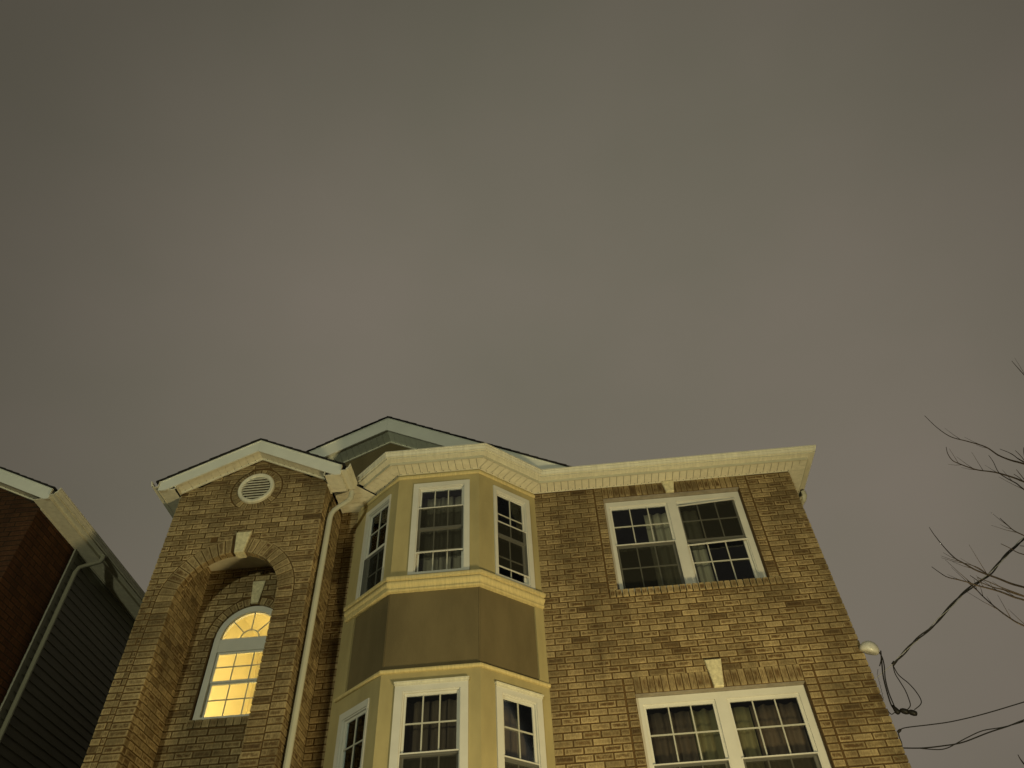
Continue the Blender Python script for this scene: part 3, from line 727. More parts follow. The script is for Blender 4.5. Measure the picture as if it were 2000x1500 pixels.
bay_window(FBR, lrW, 4.535, H, 'right lower window of the bay, dark', lower=True, cols=2, scr=(3.84, 4.55), cas=.08)
bay_window(FBL, llW, 4.51, H, 'left lower window of the bay, dark', cols=2, scr=(3.84, 4.525), cas=.075, lr=(.065, .030))
# ------------------------------------------------------------------ eaves, soffits, gutters, roofs
GUT = [(.232, 0), (.314, 0), (.314, .004), (.305, .006), (.305, .022), (.333, .024), (.336, .040), (.348, .062), (.349, .080), (.358, .084), (.358, .104), (.346, .108), (.340, .084), (.326, .050), (.300, .030), (.300, .008), (.240, .008), (.240, .104), (.232, .104)]
def gprof(z): return [(d, z+h) for d, h in GUT]
WALLP = [(-2.69-.35, -.315), (-2.69+.0, 0.0)]   # helper points unused beyond the tower roof
EP = [(-2.62, -.0634), B1, B2, B3, (3.457, 0), (3.457, 9.9)]
EP[0] = (B0[0]+.43*(B1[0]-B0[0])/LBS, B0[1]+.43*(B1[1]-B0[1])/LBS)
mb = MB(); mb.sweep(EP, gprof(8.284)); gut = mb.build('gutter', M_TRIM, H, label='cream gutter along the bay and the right wing')
mb = MB(); mb.sweep(EP, [(.224, 8.243), (.2315, 8.243), (.2315, 8.39), (.224, 8.39)]); mb.build('fascia', M_SPOUT, H)  # darker paint stands in for the shaded line under the gutter
mb = MB(); mb.sweep(EP, [(.0, 8.246), (.012, 8.246), (.012, 8.256), (.0, 8.256)]); jc = mb.build('soffit_trim', M_TRIM, H)
def soffit_strip(path, segs, z, w, par, pitch=.0985, zf=None, m=M_SOFFIT, d0=0.0):
    P = [Vector((x, y, 0)) for x, y in path]; n = len(P)
    for i in segs:
        t = (P[i+1]-P[i]); L = t.length; t.normalize(); nn = Vector((t.y, -t.x, 0))
        def mit(j, tt):   # change of a per unit d at vertex j
            if j == 0 or j == n-1: return 0
            ta = (P[j]-P[j-1]).normalized(); tb = (P[j+1]-P[j]).normalized(); na = Vector((ta.y, -ta.x, 0)); nb = Vector((tb.y, -tb.x, 0))
            o = (na+nb)/(1+na.dot(nb)); return o.dot(tt)
        k0, k1 = mit(i, t), mit(i+1, t)
        fr = F((P[i].x, P[i].y), (t.x, t.y)); lo = min(0, k0*w); hi = max(L, L+k1*w); c = math.floor(lo/pitch)
        while c*pitch < hi:
            a, b = c*pitch+.003, (c+1)*pitch-.003
            poly = [(a, d0), (b, d0), (b, w), (a, w)]
            poly = clip(poly, (0, 0), (k0*w, w), -1); poly = clip(poly, (L, 0), (L+k1*w, w), 1) if poly else poly
            if len(poly) >= 3:
                v = []; g = .004
                n2 = len(poly); v = [fr(p[0], z, p[1]) for p in poly] + [fr(p[0], z+.008, p[1]) for p in poly]
                mb = MB(); mb.add(v, [tuple(range(n2)), tuple(reversed(range(n2, 2*n2)))]+[(q, (q+1) % n2, n2+(q+1) % n2, n2+q) for q in range(n2)])
                # raised centre rib pressed in the vinyl
                mb.build('soffit_panel', m, par)
            c += 1
def nails(fr, a0, a1, z, d, pitch, par):
    mb = MB(); a = a0
    while a < a1:
        mb.box(fr, a-.0045, a+.0045, z-.003, z+.003, d-.0045, d+.0045); a += pitch
    mb.build('soffit_nail', M_DARK, par, kind='stuff')
back = MB(); back.sweep(EP, [(0, 8.262), (.226, 8.262), (.226, 8.27), (0, 8.27)]); sof = back.build('soffit', M_DARK, H, label='cream vinyl soffit of the bay and the right wing')
soffit_strip(EP, [0, 1, 2, 3], 8.252, .228, sof)
soffit_strip(EP[:-1]+[(3.457, 2.4)], [4], 8.252, .228, sof)
nails(FM, -.10, 3.5, 8.2505, .022, .0985, sof)
for fr, L in ((FBL, LBS), (FBC, LBC), (FBR, LBS)): nails(fr, .45 if fr is FBL else .02, L, 8.2505, .022, .0985, sof)
# short piece of soffit between bay and tower
PATCH = [(-2.93, -.598), (-2.62, -.598), (-2.36, -.296), (-2.685, 0), (-2.93, 0)]
for k in range(7):
    ya = -.60+k*.0985; pl = clip(clip(PATCH, (0, ya+.003), (1, ya+.003), 1), (0, ya+.0955), (1, ya+.0955), -1)
    if len(pl) >= 3: mb = MB(); mb.hprism(pl, 8.205, 8.215); mb.build('soffit_panel', M_SOFFIT, sof)
mb = MB(); mb.hprism(PATCH, 8.22, 8.235); mb.build('soffit', M_DARK, H)

# gable ends: tower, big gable behind, neighbour's tower
def gable(house, xc, zap, slope, xl, xr, yw, yf, zfb, fh, zs, zgt, yback, lm=M_SOFFIT, ret=True, pitch=.0985, right_ret=True, left_ret=True, name_='roof', lbl=None, ztoe=None, wallwidth=None):
    """rake fascia front plane yf, wall plane yw, apex soffit zap, fascia bottom at apex zfb, height fh"""
    fr = F((0, yf), (1, 0)); fa = F((0, yw), (1, 0)); xo_l, xo_r = xl, xr
    top = lambda x: zfb+fh-slope*abs(x-xc); bot = lambda x: zfb-slope*abs(x-xc)
    for sgn, xe in ((-1, xo_l), (1, xo_r)):
        mb = MB(); z_toe = ztoe
        a, b = (xe, xc-.0008) if sgn < 0 else (xc+.0008, xe)
        if z_toe is not None:
            xk = xc+sgn*(zfb-z_toe)/slope      # where the sloping lower edge meets the box
            xk = max(xk, xe) if sgn < 0 else min(xk, xe)
            if sgn < 0: poly = [(xe, z_toe), (xk, z_toe), (xc-.0008, zfb), (xc-.0008, zfb+fh), (xe, top(xe))]
            else: poly = [(xc+.0008, zfb), (xk, z_toe), (xe, z_toe), (xe, top(xe)), (xc+.0008, zfb+fh)]
        else: poly = [(a, bot(a)), (b, bot(b)), (b, top(b)), (a, top(a))]
        mb.prism(fr, poly, -.018, 0)
        # thin drip edge along the top
        q = .012; x2 = xe
        if sgn < 0: dp = [(xe, top(xe)-q), (xc-.0008, zfb+fh-q), (xc-.0008, zfb+fh+.002), (xe, top(xe)+.002)]
        else: dp = [(xc+.0008, zfb+fh-q), (xe, top(xe)-q), (xe, top(xe)+.002), (xc+.0008, zfb+fh+.002)]
        mb.prism(fr, dp, .0, .010)
        mb.build('fascia', M_FASCIA, house)
    # rake soffit panels between wall and fascia, following the slope
    so = MB(); w_ = -(yf+.018-yw)
    ww = wallwidth or (xo_l, xo_r)
    for sgn, xe in ((-1, ww[0]), (1, ww[1])):
        p0, p1 = (xe, xc) if sgn < 0 else (xc, xe)
        so.prism(fa, [(p0, zap+.012-slope*abs(p0-xc)), (p1, zap+.012-slope*abs(p1-xc)), (p1, zap+.02-slope*abs(p1-xc)), (p0, zap+.02-slope*abs(p0-xc))], 0, w_)
    sf = so.build('soffit', M_DARK, house)
    ww = wallwidth or (xo_l, xo_r)
    for sgn in (-1, 1):
        xe = ww[0] if sgn < 0 else ww[1]; k = 0; px_ = pitch*.9
        while True:
            x0 = xc+sgn*(k*px_+.0016); x1 = xc+sgn*((k+1)*px_-.0016)
            if abs(x0-xc) > abs(xe-xc): break
            if abs(x1-xc) > abs(xe-xc): x1 = xe
            xa, xb = min(x0, x1), max(x0, x1); mb = MB()
            Z = lambda x: zap-slope*abs(x-xc)
            mb.prism(fa, [(xa, Z(xa)), (xb, Z(xb)), (xb, Z(xb)+.01), (xa, Z(xa)+.01)], 0, w_); mb.build('soffit_panel', lm, sf); k += 1
    # channel trim against the wall
    mb = MB(); q = .034
    mb.prism(fa, [(ww[0], Z(ww[0])-q*.6), (xc, zap-q*.6), (ww[1], Z(ww[1])-q*.6), (ww[1], Z(ww[1])-.001), (xc, zap-.001), (ww[0], Z(ww[0])-.001)], .001, .022); mb.build('soffit_trim', M_TRIM, sf)
    mb = MB()
    for k in range(1, 40):
        for sgn in (-1, 1):
            x = xc+sgn*k*.088
            if ww[0] < x < ww[1]: mb.box(fa, x-.0045, x+.0045, Z(x)-.003, Z(x)+.001, .030, .038)
    mb.build('soffit_nail', M_DARK, sf, kind='stuff')
    # roof: overlapping shingle courses on both slopes
    mb = MB(); th = .012; run = .13; y0, y1 = yf-.035, yback
    fr2 = F((0, 0), (1, 0))
    for sgn, xe in ((-1, xo_l), (1, xo_r)):
        L = abs(xe-xc)+.05; k = 0
        while k*run < L:
            xa, xb = xc+sgn*max(L-k*run, 0), xc+sgn*max(L-(k+1)*run-.03, 0)
            za, zb = zfb+fh+.006-slope*abs(xa-xc)+.010, zfb+fh+.006-slope*abs(xb-xc)
            pl = [(xa, za-th*.9), (xb, zb-.002), (xb, zb+th*.9), (xa, za+th)]
            if sgn > 0: pl = [pl[1], pl[0], pl[3], pl[2]]
            mb.prism(fr2, pl, -y1, -y0-random.uniform(-.004, .004)); k += 1
    rf = mb.build(name_, M_SHING, house)
    return sf, top, bot
Zt = 8.09
# tower roof
tfL, tfR = -5.175, -2.69
gable(H, -3.925, 8.655, .49, tfL, tfR, -.8, -.995, 8.640, .190, None, None, 2.6, ztoe=8.075, wallwidth=(-4.945, -2.925))
# tower eave boxes: horizontal soffit and gutter along both sides
def side_eave(house, xw, sgn, y0, y1, zs, ret_y, gl=M_TRIM, w=.23, zfas=None):
    # soffit underside
    mb = MB(); xo = xw+sgn*w
    X0, X1 = sorted((xw, xo))
    mb.box(F((0, 0), (1, 0)), X0, X1, zs+.01, zs+.018, -y1, -y0); so = mb.build('soffit', M_DARK, house)
    y = y0+.0; 
    while y < y1:
        m2 = MB(); m2.box(F((0, 0), (1, 0)), X0, X1, zs, zs+.01, -min(y+.0965, y1), -(y+.0018)); m2.build('soffit_panel', M_SOFFIT, so); y += .0985
        if y > y0+4.2: 
            m2 = MB(); m2.box(F((0, 0), (1, 0)), X0, X1, zs, zs+.01, -y1, -y); m2.build('soffit_panel', M_SOFFIT, so); break
    mb = MB(); X2, X3 = sorted((xo-sgn*.002, xo+sgn*.004)); mb.box(F((0, 0), (1, 0)), X2, X3, zs-.007, zs+.13, -y1, -y0); mb.build('fascia', gl, house)
    # trim strip at wall
    mb = MB(); X2, X3 = sorted((xw, xw+sgn*.02)); mb.box(F((0, 0), (1, 0)), X2, X3, zs-.010, zs-.001, -y1, -(y0+.2)); mb.build('soffit_trim', gl, house)
    # gutter
    mb = MB(); path = [(xw, y1), (xw, ret_y)] if sgn < 0 else [(xw, ret_y), (xw, y1)]
    mb.sweep(path, gprof(zs+.034)); return mb.build('gutter', gl, house)
side_eave(H, -2.925, 1, -.975, -.60, Zt, -1.01)
mb = MB(); mb.box(F((0, 0), (1, 0)), -2.924, -2.690, Zt, 8.24, .598, .612); mb.build('fascia', M_SPOUT, H)
side_eave(H, -4.945, -1, -.975, 9.9, Zt, -1.01)
for xa, xb in ((-4.957, -4.945), (-2.925, -2.913)):
    mb = MB(); mb.box(F((0, 0), (1, 0)), xa, xb, Zt, Zt+.12, .795, .98); mb.build('fascia', M_TRIM, H)
# rear roof with the big gable
gx, gap, gs = -2.337, 9.528, .495
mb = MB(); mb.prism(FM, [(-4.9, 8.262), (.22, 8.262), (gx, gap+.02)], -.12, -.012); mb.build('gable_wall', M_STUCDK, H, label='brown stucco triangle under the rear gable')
M_GSOF = mat('streetlit_soffit_vinyl', (.66, .69, .58), .6, noise=.06, nscale=10)  # soffit vinyl with the street light's grey-green cast put into its colour
gable(H, gx, gap, gs, -4.90, .42, .01, -.29, 9.515, .245, None, None, 9.9, lm=M_GSOF, ztoe=8.36, wallwidth=(gx-2.3, gx+2.3))
mb = MB()   # hipped roof over the right wing and the small roof of the bay
zr = 8.335; e = .36
mb.add([(.3, -.34, zr), (3.80, -.34, zr), (3.80, 10.2, zr), (.3, 10.2, zr), (.3, 4.9, zr+2.0), (1.6, 4.9, zr+2.0)], [(0, 1, 5, 4), (1, 2, 5), (2, 3, 4, 5), (0, 4, 3)])
mb.build('roof', M_SHING, H)
mb = MB(); mb.add([(-2.72, -.30, zr), (-2.11, -.985, zr), (-.74, -.985, zr), (-.03, -.34, zr), (-.3, .02, zr+.2), (-2.5, .02, zr+.2)], [(0, 1, 2, 3, 4, 5)]); mb.build('roof', M_SHING, H)
mb = MB(); WF0 = F((0, 0), (1, 0)); mb.box(WF0, -4.93, 3.44, 0, 8.2, -9.9, -9.8); mb.build('rear_wall', M_MORTAR, H)

# downspout of the tower
xd, yd = -2.862, -.640
def spout(pts, name, par, r=.036, m=M_SPOUT):
    mb = MB(); mb.tube(pts, r, 10, flat=.78); o = mb.build(name, m, par, smooth=False); return o
dp = [(-2.635, -.585, 8.10), (-2.635, -.585, 8.03), (-2.638, -.588, 7.985), (-2.655, -.594, 7.945), (-2.70, -.607, 7.895), (-2.77, -.624, 7.825), (-2.825, -.634, 7.765), (-2.853, -.640, 7.70), (xd, yd, 7.62), (xd, yd, 5.0), (xd, yd, .3)]
ds = spout(dp, 'downspout', H, .037)
mb = MB()
for a in (7.70, 7.97):
    pass
mb.tube([(-2.655, -.594, 7.955), (-2.672, -.600, 7.93)], .0395, 10, flat=.79); mb.build('collar', M_SPOUT, ds)
# elbow of the right hand downspout behind the corner
sp2 = [(3.74, .30, 8.24), (3.74, .30, 8.17), (3.72, .33, 8.12), (3.62, .40, 8.02), (3.53, .44, 7.93), (3.51, .46, 7.8), (3.51, .46, .3)]
sp2 = [(x, y+.18, z) for x, y, z in sp2]
spout(sp2, 'downspout', H, .034)

# weatherhead on the right wall
mb = MB(); mb.lathe((3.50, -.03, 5.515), (.42, -.30, 1), [(.0, .004), (.085, .0), (.100, .012), (.104, .035), (.098, .065), (.080, .095), (.052, .118), (.022, .130), (0, .132)], 24); mb.build('weatherhead', M_DOME, H, smooth=True)
# ------------------------------------------------------------------ curtains
def curtain(fr, a0, a1, z0, z1, d, m, label, group=None, amp=.022, wl=.11, name='curtain', sag=0):
    mb = MB(); n = max(8, int((a1-a0)/.012)); rows = 10; ph = random.random()*6
    for j in range(rows+1):
        for i in range(n+1):
            a = a0+(a1-a0)*i/n; t = j/rows
            am = amp*(.55+.45*t)
            dd = d+am*math.sin(2*math.pi*a/wl+ph+.5*math.sin(3*a+t))+.4*am*math.sin(5.3*a/wl+ph*2)
            z = z1-(z1-z0)*t
            if j == 0 and sag: z -= sag*abs(math.sin(math.pi*(a-a0)/.16))
            mb.v.append(fr(a, z, dd))
    for j in range(rows):
        for i in range(n): k = j*(n+1)+i; mb.f.append((k, k+1, k+n+2, k+n+1))
    o = mb.build(name, m, None, smooth=True); md = o.modifiers.new('thick', 'SOLIDIFY'); md.thickness = .003
    meta(o, label, 'curtain', group)
    return o
curtain(FM, 1.36, 1.69, 6.62, 7.93, -.30, M_CURT, 'pale curtain drawn to the right in the left half of the upper right window')
curtain(FM, 1.80, 2.10, 6.62, 7.93, -.30, M_CURT, 'pale curtain drawn to the left in the right half of the upper right window')
curtain(FM, .86, 1.40, 3.82, 5.17, -.30, M_CURTB, 'dark brown curtain in the far left of the lower right window', sag=.02)
curtain(FM, 1.41, 1.69, 3.82, 5.17, -.30, M_CURTO, 'olive curtain left of the middle post of the lower right window', sag=.02)
curtain(FM, 1.80, 2.08, 3.82, 5.17, -.30, M_CURTO, 'olive curtain right of the middle post of the lower right window', sag=.02)
curtain(FM, 2.09, 2.62, 3.82, 5.17, -.30, M_CURTB, 'dark brown curtain in the far right of the lower right window', sag=.02)
curtain(FBC, .28, .91, 6.66, 7.97, -.22, M_CURTG, 'grey curtain hanging behind the middle upper window of the bay')
curtain(FBC, .25, .89, 3.82, 5.19, -.22, M_CURTB, 'brown curtain hanging behind the middle lower window of the bay', sag=.02)
curtain(FBR, .29, .78, 3.82, 5.19, -.20, M_CURTB, 'brown curtain hanging behind the right lower window of the bay', sag=.02)
curtain(FBR, .53, .78, 6.9, 7.99, -.20, M_CURTG, 'grey curtain behind the right side of the right upper window of the bay')
curtain(FBL, LBS-.66, LBS-.42, 3.82, 5.13, -.20, M_CURTB, 'brown curtain hanging behind the left lower window of the bay')

# ------------------------------------------------------------------ the neighbour
NX, NY, NZ = -6.93, -.80, 8.13
NB = empty('siding_house', (-9, 2, 0), 'dark red brick and grey siding house cut off by the left edge of the picture', 'house')
FN = F((0, NY), (1, 0)); FNS = F((NX, NY), (0, 1))
ncx = NX-1.0; nl = NX-2.02
ngz = lambda x: NZ+.07+.49*(1.02-abs(x-ncx))
mb = MB(); mb.box(FN, nl, NX-.01, 0, NZ, -.2, -.008); mb.prism(FN, [(nl, NZ), (NX-.01, NZ), (NX-.01, ngz(NX)), (ncx, ngz(ncx)), (nl, ngz(nl))], -.2, -.008)
nw = mb.build('wall', M_MORTR, NB)
mb = MB(); mb.box(FNS, .01, .98, 0, NZ+.05, -.2, -.008); nws = mb.build('wall', M_MORTR, NB)
nb = Bricks()
zap_n = ngz(ncx)
lay(nb, FN, lambda z: nl, lambda z: NX if z < ngz(NX) else ncx+(zap_n-z)/.49, .05, zap_n-.05, anchor=nl, wall='f', rcorner=0)
lay(nb, FNS, const(0), const(.98), .05, NZ, wall='s', lcorner=1)
nb.build('brick', M_RED, lambda w: nw if w == 'f' else nws, 300, nw)
# side in clapboard
mb = MB(); mb.box(FNS, 1.0, 12, 0, NZ+.05, -.2, -.02); sw = mb.build('side_wall', M_DARK, NB)
z = .1; 
while z < NZ:
    mb = MB(); z2 = min(z+.1125, NZ+.01)
    v = [FNS(a, zz, d) for a in (1.06, 12) for zz, d in ((z, -.018), (z, .002), (z2+.004, -.008), (z2+.004, -.018))]
    mb.add(v, [(0, 1, 2, 3), (7, 6, 5, 4), (1, 5, 6, 2), (0, 4, 5, 1), (2, 6, 7, 3)]); mb.build('siding_board', M_SIDING, sw); z += .1125
mb = MB(); mb.box(FNS, .985, 1.055, 0, NZ, -.1, .022); mb.build('corner_post', M_SIDING, NB)
gable(NB, ncx, zap_n, .49, nl-.23, NX+.23, NY, NY-.195, zap_n-.015, .19, None, None, 3, ztoe=NZ-.015, wallwidth=(nl, NX))
side_eave(NB, NX, 1, NY-.175, 12, NZ, NY-.21)
mb = MB(); mb.add([(NX+.30, .6, NZ+.12), (NX+.30, 12.2, NZ+.12), (NX-4.5, 12.2, NZ+2.4), (NX-4.5, 3, NZ+2.4)], [(0, 1, 2, 3)]); mb.build('roof', M_SHING, NB)
mb = MB(); mb.box(F((NX-4.5, .0), (1, 0)), 0, 2.6, 0, NZ+.5, -.3, 0); mb.build('wall', M_MORTR, NB)
nd = [(NX+.285, .46, NZ+.04), (NX+.285, .46, NZ-.03), (NX+.27, .455, NZ-.07), (NX+.13, .38, NZ-.17), (NX+.075, .345, NZ-.22), (NX+.055, .335, NZ-.30), (NX+.055, .335, .3)]
spout(nd, 'downspout', NB, .037, M_SPOUTD)

# ------------------------------------------------------------------ bare tree on the right
def spl(pts, k=4):
    P = [Vector(p) for p in pts]; o = []
    for i in range(len(P)-1):
        p0, p1, p2, p3 = P[max(i-1, 0)], P[i], P[i+1], P[min(i+2, len(P)-1)]
        for j in range(k):
            t = j/k; o.append(.5*((2*p1)+(p2-p0)*t+(2*p0-5*p1+4*p2-p3)*t*t+(3*p1-p0-3*p2+p3)*t**3))
    o.append(P[-1]); return o
TWIGS = [
    ([(3.915, -2.619, 6.708), (3.921, -2.674, 6.489), (3.967, -2.71, 6.324), (4.085, -2.719, 6.24), (4.225, -2.7, 6.168), (4.321, -2.655, 6.091), (4.446, -2.597, 6.062), (4.582, -2.54, 6.051), (4.816, -2.498, 5.925), (5.062, -2.48, 5.618), (5.386, -2.492, 5.099)], 0.011),
    ([(3.661, -3.007, 5.957), (3.629, -3.02, 5.869), (3.644, -3.003, 5.803), (3.708, -2.961, 5.795), (3.805, -2.904, 5.791), (3.916, -2.846, 5.791), (4.047, -2.801, 5.795), (4.119, -2.781, 5.786), (4.214, -2.789, 5.714), (4.248, -2.825, 5.633), (4.382, -2.879, 5.436), (4.549, -2.938, 5.117), (4.804, -2.988, 4.624)], 0.009),
    ([(4.14, -2.782, 6.0), (4.122, -2.806, 5.899), (4.07, -2.854, 5.742), (4.057, -2.912, 5.629), (4.066, -2.968, 5.518), (4.054, -3.007, 5.442), (4.131, -3.02, 5.243), (4.383, -3.003, 4.895)], 0.006),
    ([(4.345, -2.691, 6.135), (4.369, -2.749, 6.021), (4.363, -2.796, 5.911), (4.394, -2.819, 5.813)], 0.004),
    ([(4.467, -2.696, 6.096), (4.516, -2.65, 6.066), (4.569, -2.591, 6.027)], 0.003),
    ([(4.203, -2.894, 5.722), (4.243, -2.847, 5.698), (4.292, -2.789, 5.664)], 0.003),
    ([(4.444, -2.518, 5.958), (4.497, -2.486, 5.928), (4.518, -2.482, 5.841)], 0.003),
    ([(4.728, -2.486, 6.293), (4.695, -2.482, 6.22), (4.647, -2.506, 6.112)], 0.003),
    ([(5.467, -2.264, 7.745), (5.516, -2.213, 7.706), (5.548, -2.184, 7.584), (5.572, -2.183, 7.219), (5.655, -2.211, 6.387), (5.857, -2.261, 5.612)], 0.008),
    ([(3.171, -2.943, 5.167), (3.144, -3.0, 5.051), (3.133, -3.058, 4.888), (3.14, -3.101, 4.762), (3.171, -3.12, 4.7), (3.235, -3.109, 4.641), (3.324, -3.072, 4.615), (3.423, -3.017, 4.604), (3.532, -2.958, 4.585), (3.641, -2.909, 4.573), (3.9, -2.883, 4.462), (4.529, -2.885, 4.148)], 0.009),
    ([(3.238, -3.029, 4.753), (3.347, -2.975, 4.736), (3.413, -2.939, 4.687)], 0.004),
    ([(2.962, -3.053, 4.732), (2.963, -3.112, 4.643), (2.968, -3.168, 4.566), (3.008, -3.207, 4.516), (3.062, -3.22, 4.48), (3.129, -3.204, 4.454), (3.216, -3.162, 4.45), (3.327, -3.105, 4.443), (3.433, -3.047, 4.425), (3.522, -3.002, 4.418), (3.766, -2.981, 4.301), (4.365, -2.989, 3.988)], 0.008),
    ([(3.313, -2.882, 4.728), (3.341, -2.914, 4.645), (3.411, -2.918, 4.59), (3.491, -2.893, 4.575), (3.642, -2.845, 4.531), (3.932, -2.787, 4.449)], 0.005),
    ([(3.21, -2.981, 4.648), (3.206, -3.001, 4.59), (3.197, -3.046, 4.523), (3.183, -3.104, 4.419), (3.192, -3.161, 4.292), (3.225, -3.203, 4.175), (3.272, -3.22, 4.109), (3.48, -3.208, 3.97), (4.053, -3.169, 3.669)], 0.006),
    ([(3.099, -3.295, 4.469), (3.145, -3.319, 4.415), (3.226, -3.313, 4.356), (3.328, -3.28, 4.32), (3.441, -3.227, 4.292)], 0.004),
    ([(3.766, -2.947, 5.195), (3.752, -2.994, 5.104), (3.76, -3.018, 5.019), (3.815, -3.013, 4.967), (3.993, -2.981, 4.829), (4.38, -2.928, 4.522)], 0.006),
    ([(3.691, -2.883, 4.991), (3.783, -2.828, 4.97), (3.833, -2.791, 4.96), (3.887, -2.78, 4.936), (4.037, -2.799, 4.849), (4.422, -2.843, 4.526)], 0.004),
    ([(3.726, -3.025, 4.869), (3.727, -3.078, 4.827), (3.759, -3.112, 4.786)], 0.003),
    ([(2.86, -3.08, 3.323), (2.854, -3.094, 3.288), (2.844, -3.134, 3.237), (2.867, -3.19, 3.115)], 0.005),
]

TREE = empty('bare_tree', (6.9, -2.9, 0), 'leafless tree reaching thin curved twigs in from the right edge', 'tree')
mb = MB(); mb.tube(spl([(6.9, -2.9, 0), (6.92, -2.92, 1), (6.85, -2.88, 2.2), (6.95, -2.8, 3.4), (7.1, -2.75, 5.2), (7.0, -2.6, 7.2), (7.2, -2.5, 9.4)]), [.17-.15*i/24 for i in range(25)], 10); trunk = mb.build('trunk', M_BARK, TREE, smooth=True)
LIMB = [((6.98, -2.8, 3.9), (6.4, -2.75, 4.25)), ((7.05, -2.78, 4.6), (6.5, -2.7, 4.8)), ((6.88, -2.87, 2.6), (5.6, -3.05, 3.0)), ((6.9, -2.86, 2.2), (5.2, -3.0, 2.9))]
for pts, wd in TWIGS:
    p = [Vector(q) for q in pts]; far = len(pts) > 6 or wd >= .006
    if far:
        e = p[-1]; d = (p[-1]-p[-2]).normalized(); tgt = Vector((6.9, -2.85, max(1.8, e.z-.9+.2*(e.x-4.5))))
        p.append((e+tgt)/2+Vector((0, 0, -.06))); p.append(tgt)
    q = spl(p, 5); n = len(q); rr = []
    for i in range(n):
        t = i/(n-1); rr.append(.0024+(wd-.0016)*min(1, t*1.6)*(.78) + (.02*max(0, t-.72) if far else 0))
    mb = MB(); mb.tube(q, rr, 6); mb.build('twig', M_BARK, trunk, smooth=True)
    # buds and side shoots
    rg = random.Random(int(1000*wd)+len(pts)*7+int(pts[0][2]*100))
    if far:
        for i in range(int(n*.22), int(n*.66), 2):
            if rg.random() < .42:
                b = q[i]; t = (q[i-1]-q[i]).normalized(); s = Vector((rg.uniform(-1, 1), rg.uniform(-1, 1), rg.uniform(-.3, 1))).normalized()*.6+t; s.normalize(); L = rg.uniform(.05, .26)
                mb = MB(); mb.tube([b, b+s*L*.5+Vector((0, 0, .01)), b+s*L+Vector((0, 0, .035))], [.0026, .0018, .001], 5); mb.build('twig', M_BARK, trunk, smooth=True)

# ------------------------------------------------------------------ cables
WIRE = {
    'drop': [(3.671, -0.09, 5.33), (3.809, -0.171, 5.415), (3.945, -0.252, 5.495), (4.14, -0.367, 5.588), (4.332, -0.48, 5.713), (4.523, -0.592, 5.832), (4.666, -0.677, 5.896), (4.803, -0.757, 5.943), (4.995, -0.871, 6.068), (5.147, -0.96, 6.153), (5.237, -1.013, 6.201), (5.58, -1.215, 6.356), (6.12, -1.534, 6.564), (6.828, -1.951, 6.79)],
    'tie': [(3.671, -0.09, 5.33), (3.577, -0.035, 5.287), (3.475, 0.026, 5.236)],
    'loop1': [(3.673, -0.091, 5.323), (3.66, -0.084, 5.233), (3.67, -0.09, 5.143), (3.683, -0.097, 5.035), (3.681, -0.096, 4.941), (3.67, -0.089, 4.873), (3.631, -0.066, 4.842)],
    'loop2': [(3.673, -0.091, 5.323), (3.684, -0.098, 5.207), (3.737, -0.129, 5.09), (3.767, -0.147, 4.984), (3.775, -0.151, 4.893), (3.75, -0.137, 4.852), (3.688, -0.1, 4.823)],
    'head1': [(3.622, -0.061, 5.512), (3.594, -0.045, 5.407), (3.551, -0.02, 5.244), (3.527, -0.005, 5.079), (3.516, 0.001, 4.941), (3.526, -0.005, 4.877)],
    'head2': [(3.602, -0.049, 5.513), (3.61, -0.054, 5.437), (3.597, -0.047, 5.345), (3.56, -0.024, 5.211), (3.54, -0.013, 5.074), (3.537, -0.011, 4.973), (3.538, -0.012, 4.884)],
    'head3': [(3.62, -0.06, 5.507), (3.594, -0.044, 5.419), (3.556, -0.022, 5.355)],
    'tail': [(3.527, -0.005, 4.855), (3.489, 0.017, 4.84), (3.471, 0.028, 4.868), (3.466, 0.031, 4.908)],
    'conn': [(3.535, -0.01, 4.874), (3.612, -0.055, 4.843), (3.673, -0.091, 4.807)],
    'spiral': [(3.53, -0.007, 5.323), (3.509, 0.005, 5.277), (3.497, 0.012, 5.187), (3.484, 0.02, 5.094), (3.469, 0.029, 4.997)],
    'w1': [(3.475, 0.016, 4.653), (3.498, 0.001, 4.666), (3.555, -0.036, 4.673), (3.763, -0.173, 4.633), (3.927, -0.281, 4.607), (4.173, -0.444, 4.592), (4.499, -0.658, 4.595), (4.891, -0.916, 4.604), (5.478, -1.303, 4.619)],
    'w1b': [(3.475, 0.016, 4.653), (3.469, 0.02, 4.597), (3.468, 0.021, 4.545), (3.456, 0.029, 4.498)],
    'w2': [(3.448, 0.034, 4.501), (3.606, -0.07, 4.449), (3.767, -0.176, 4.417), (3.929, -0.282, 4.399), (4.144, -0.424, 4.421), (4.308, -0.533, 4.429), (4.434, -0.615, 4.444), (4.836, -0.88, 4.486), (5.447, -1.283, 4.558)],
    'w2b': [(3.567, -0.044, 4.462), (3.717, -0.143, 4.398), (3.798, -0.196, 4.387), (3.881, -0.251, 4.405), (3.983, -0.318, 4.43), (4.115, -0.405, 4.451), (4.27, -0.507, 4.432), (4.428, -0.611, 4.431)],
}

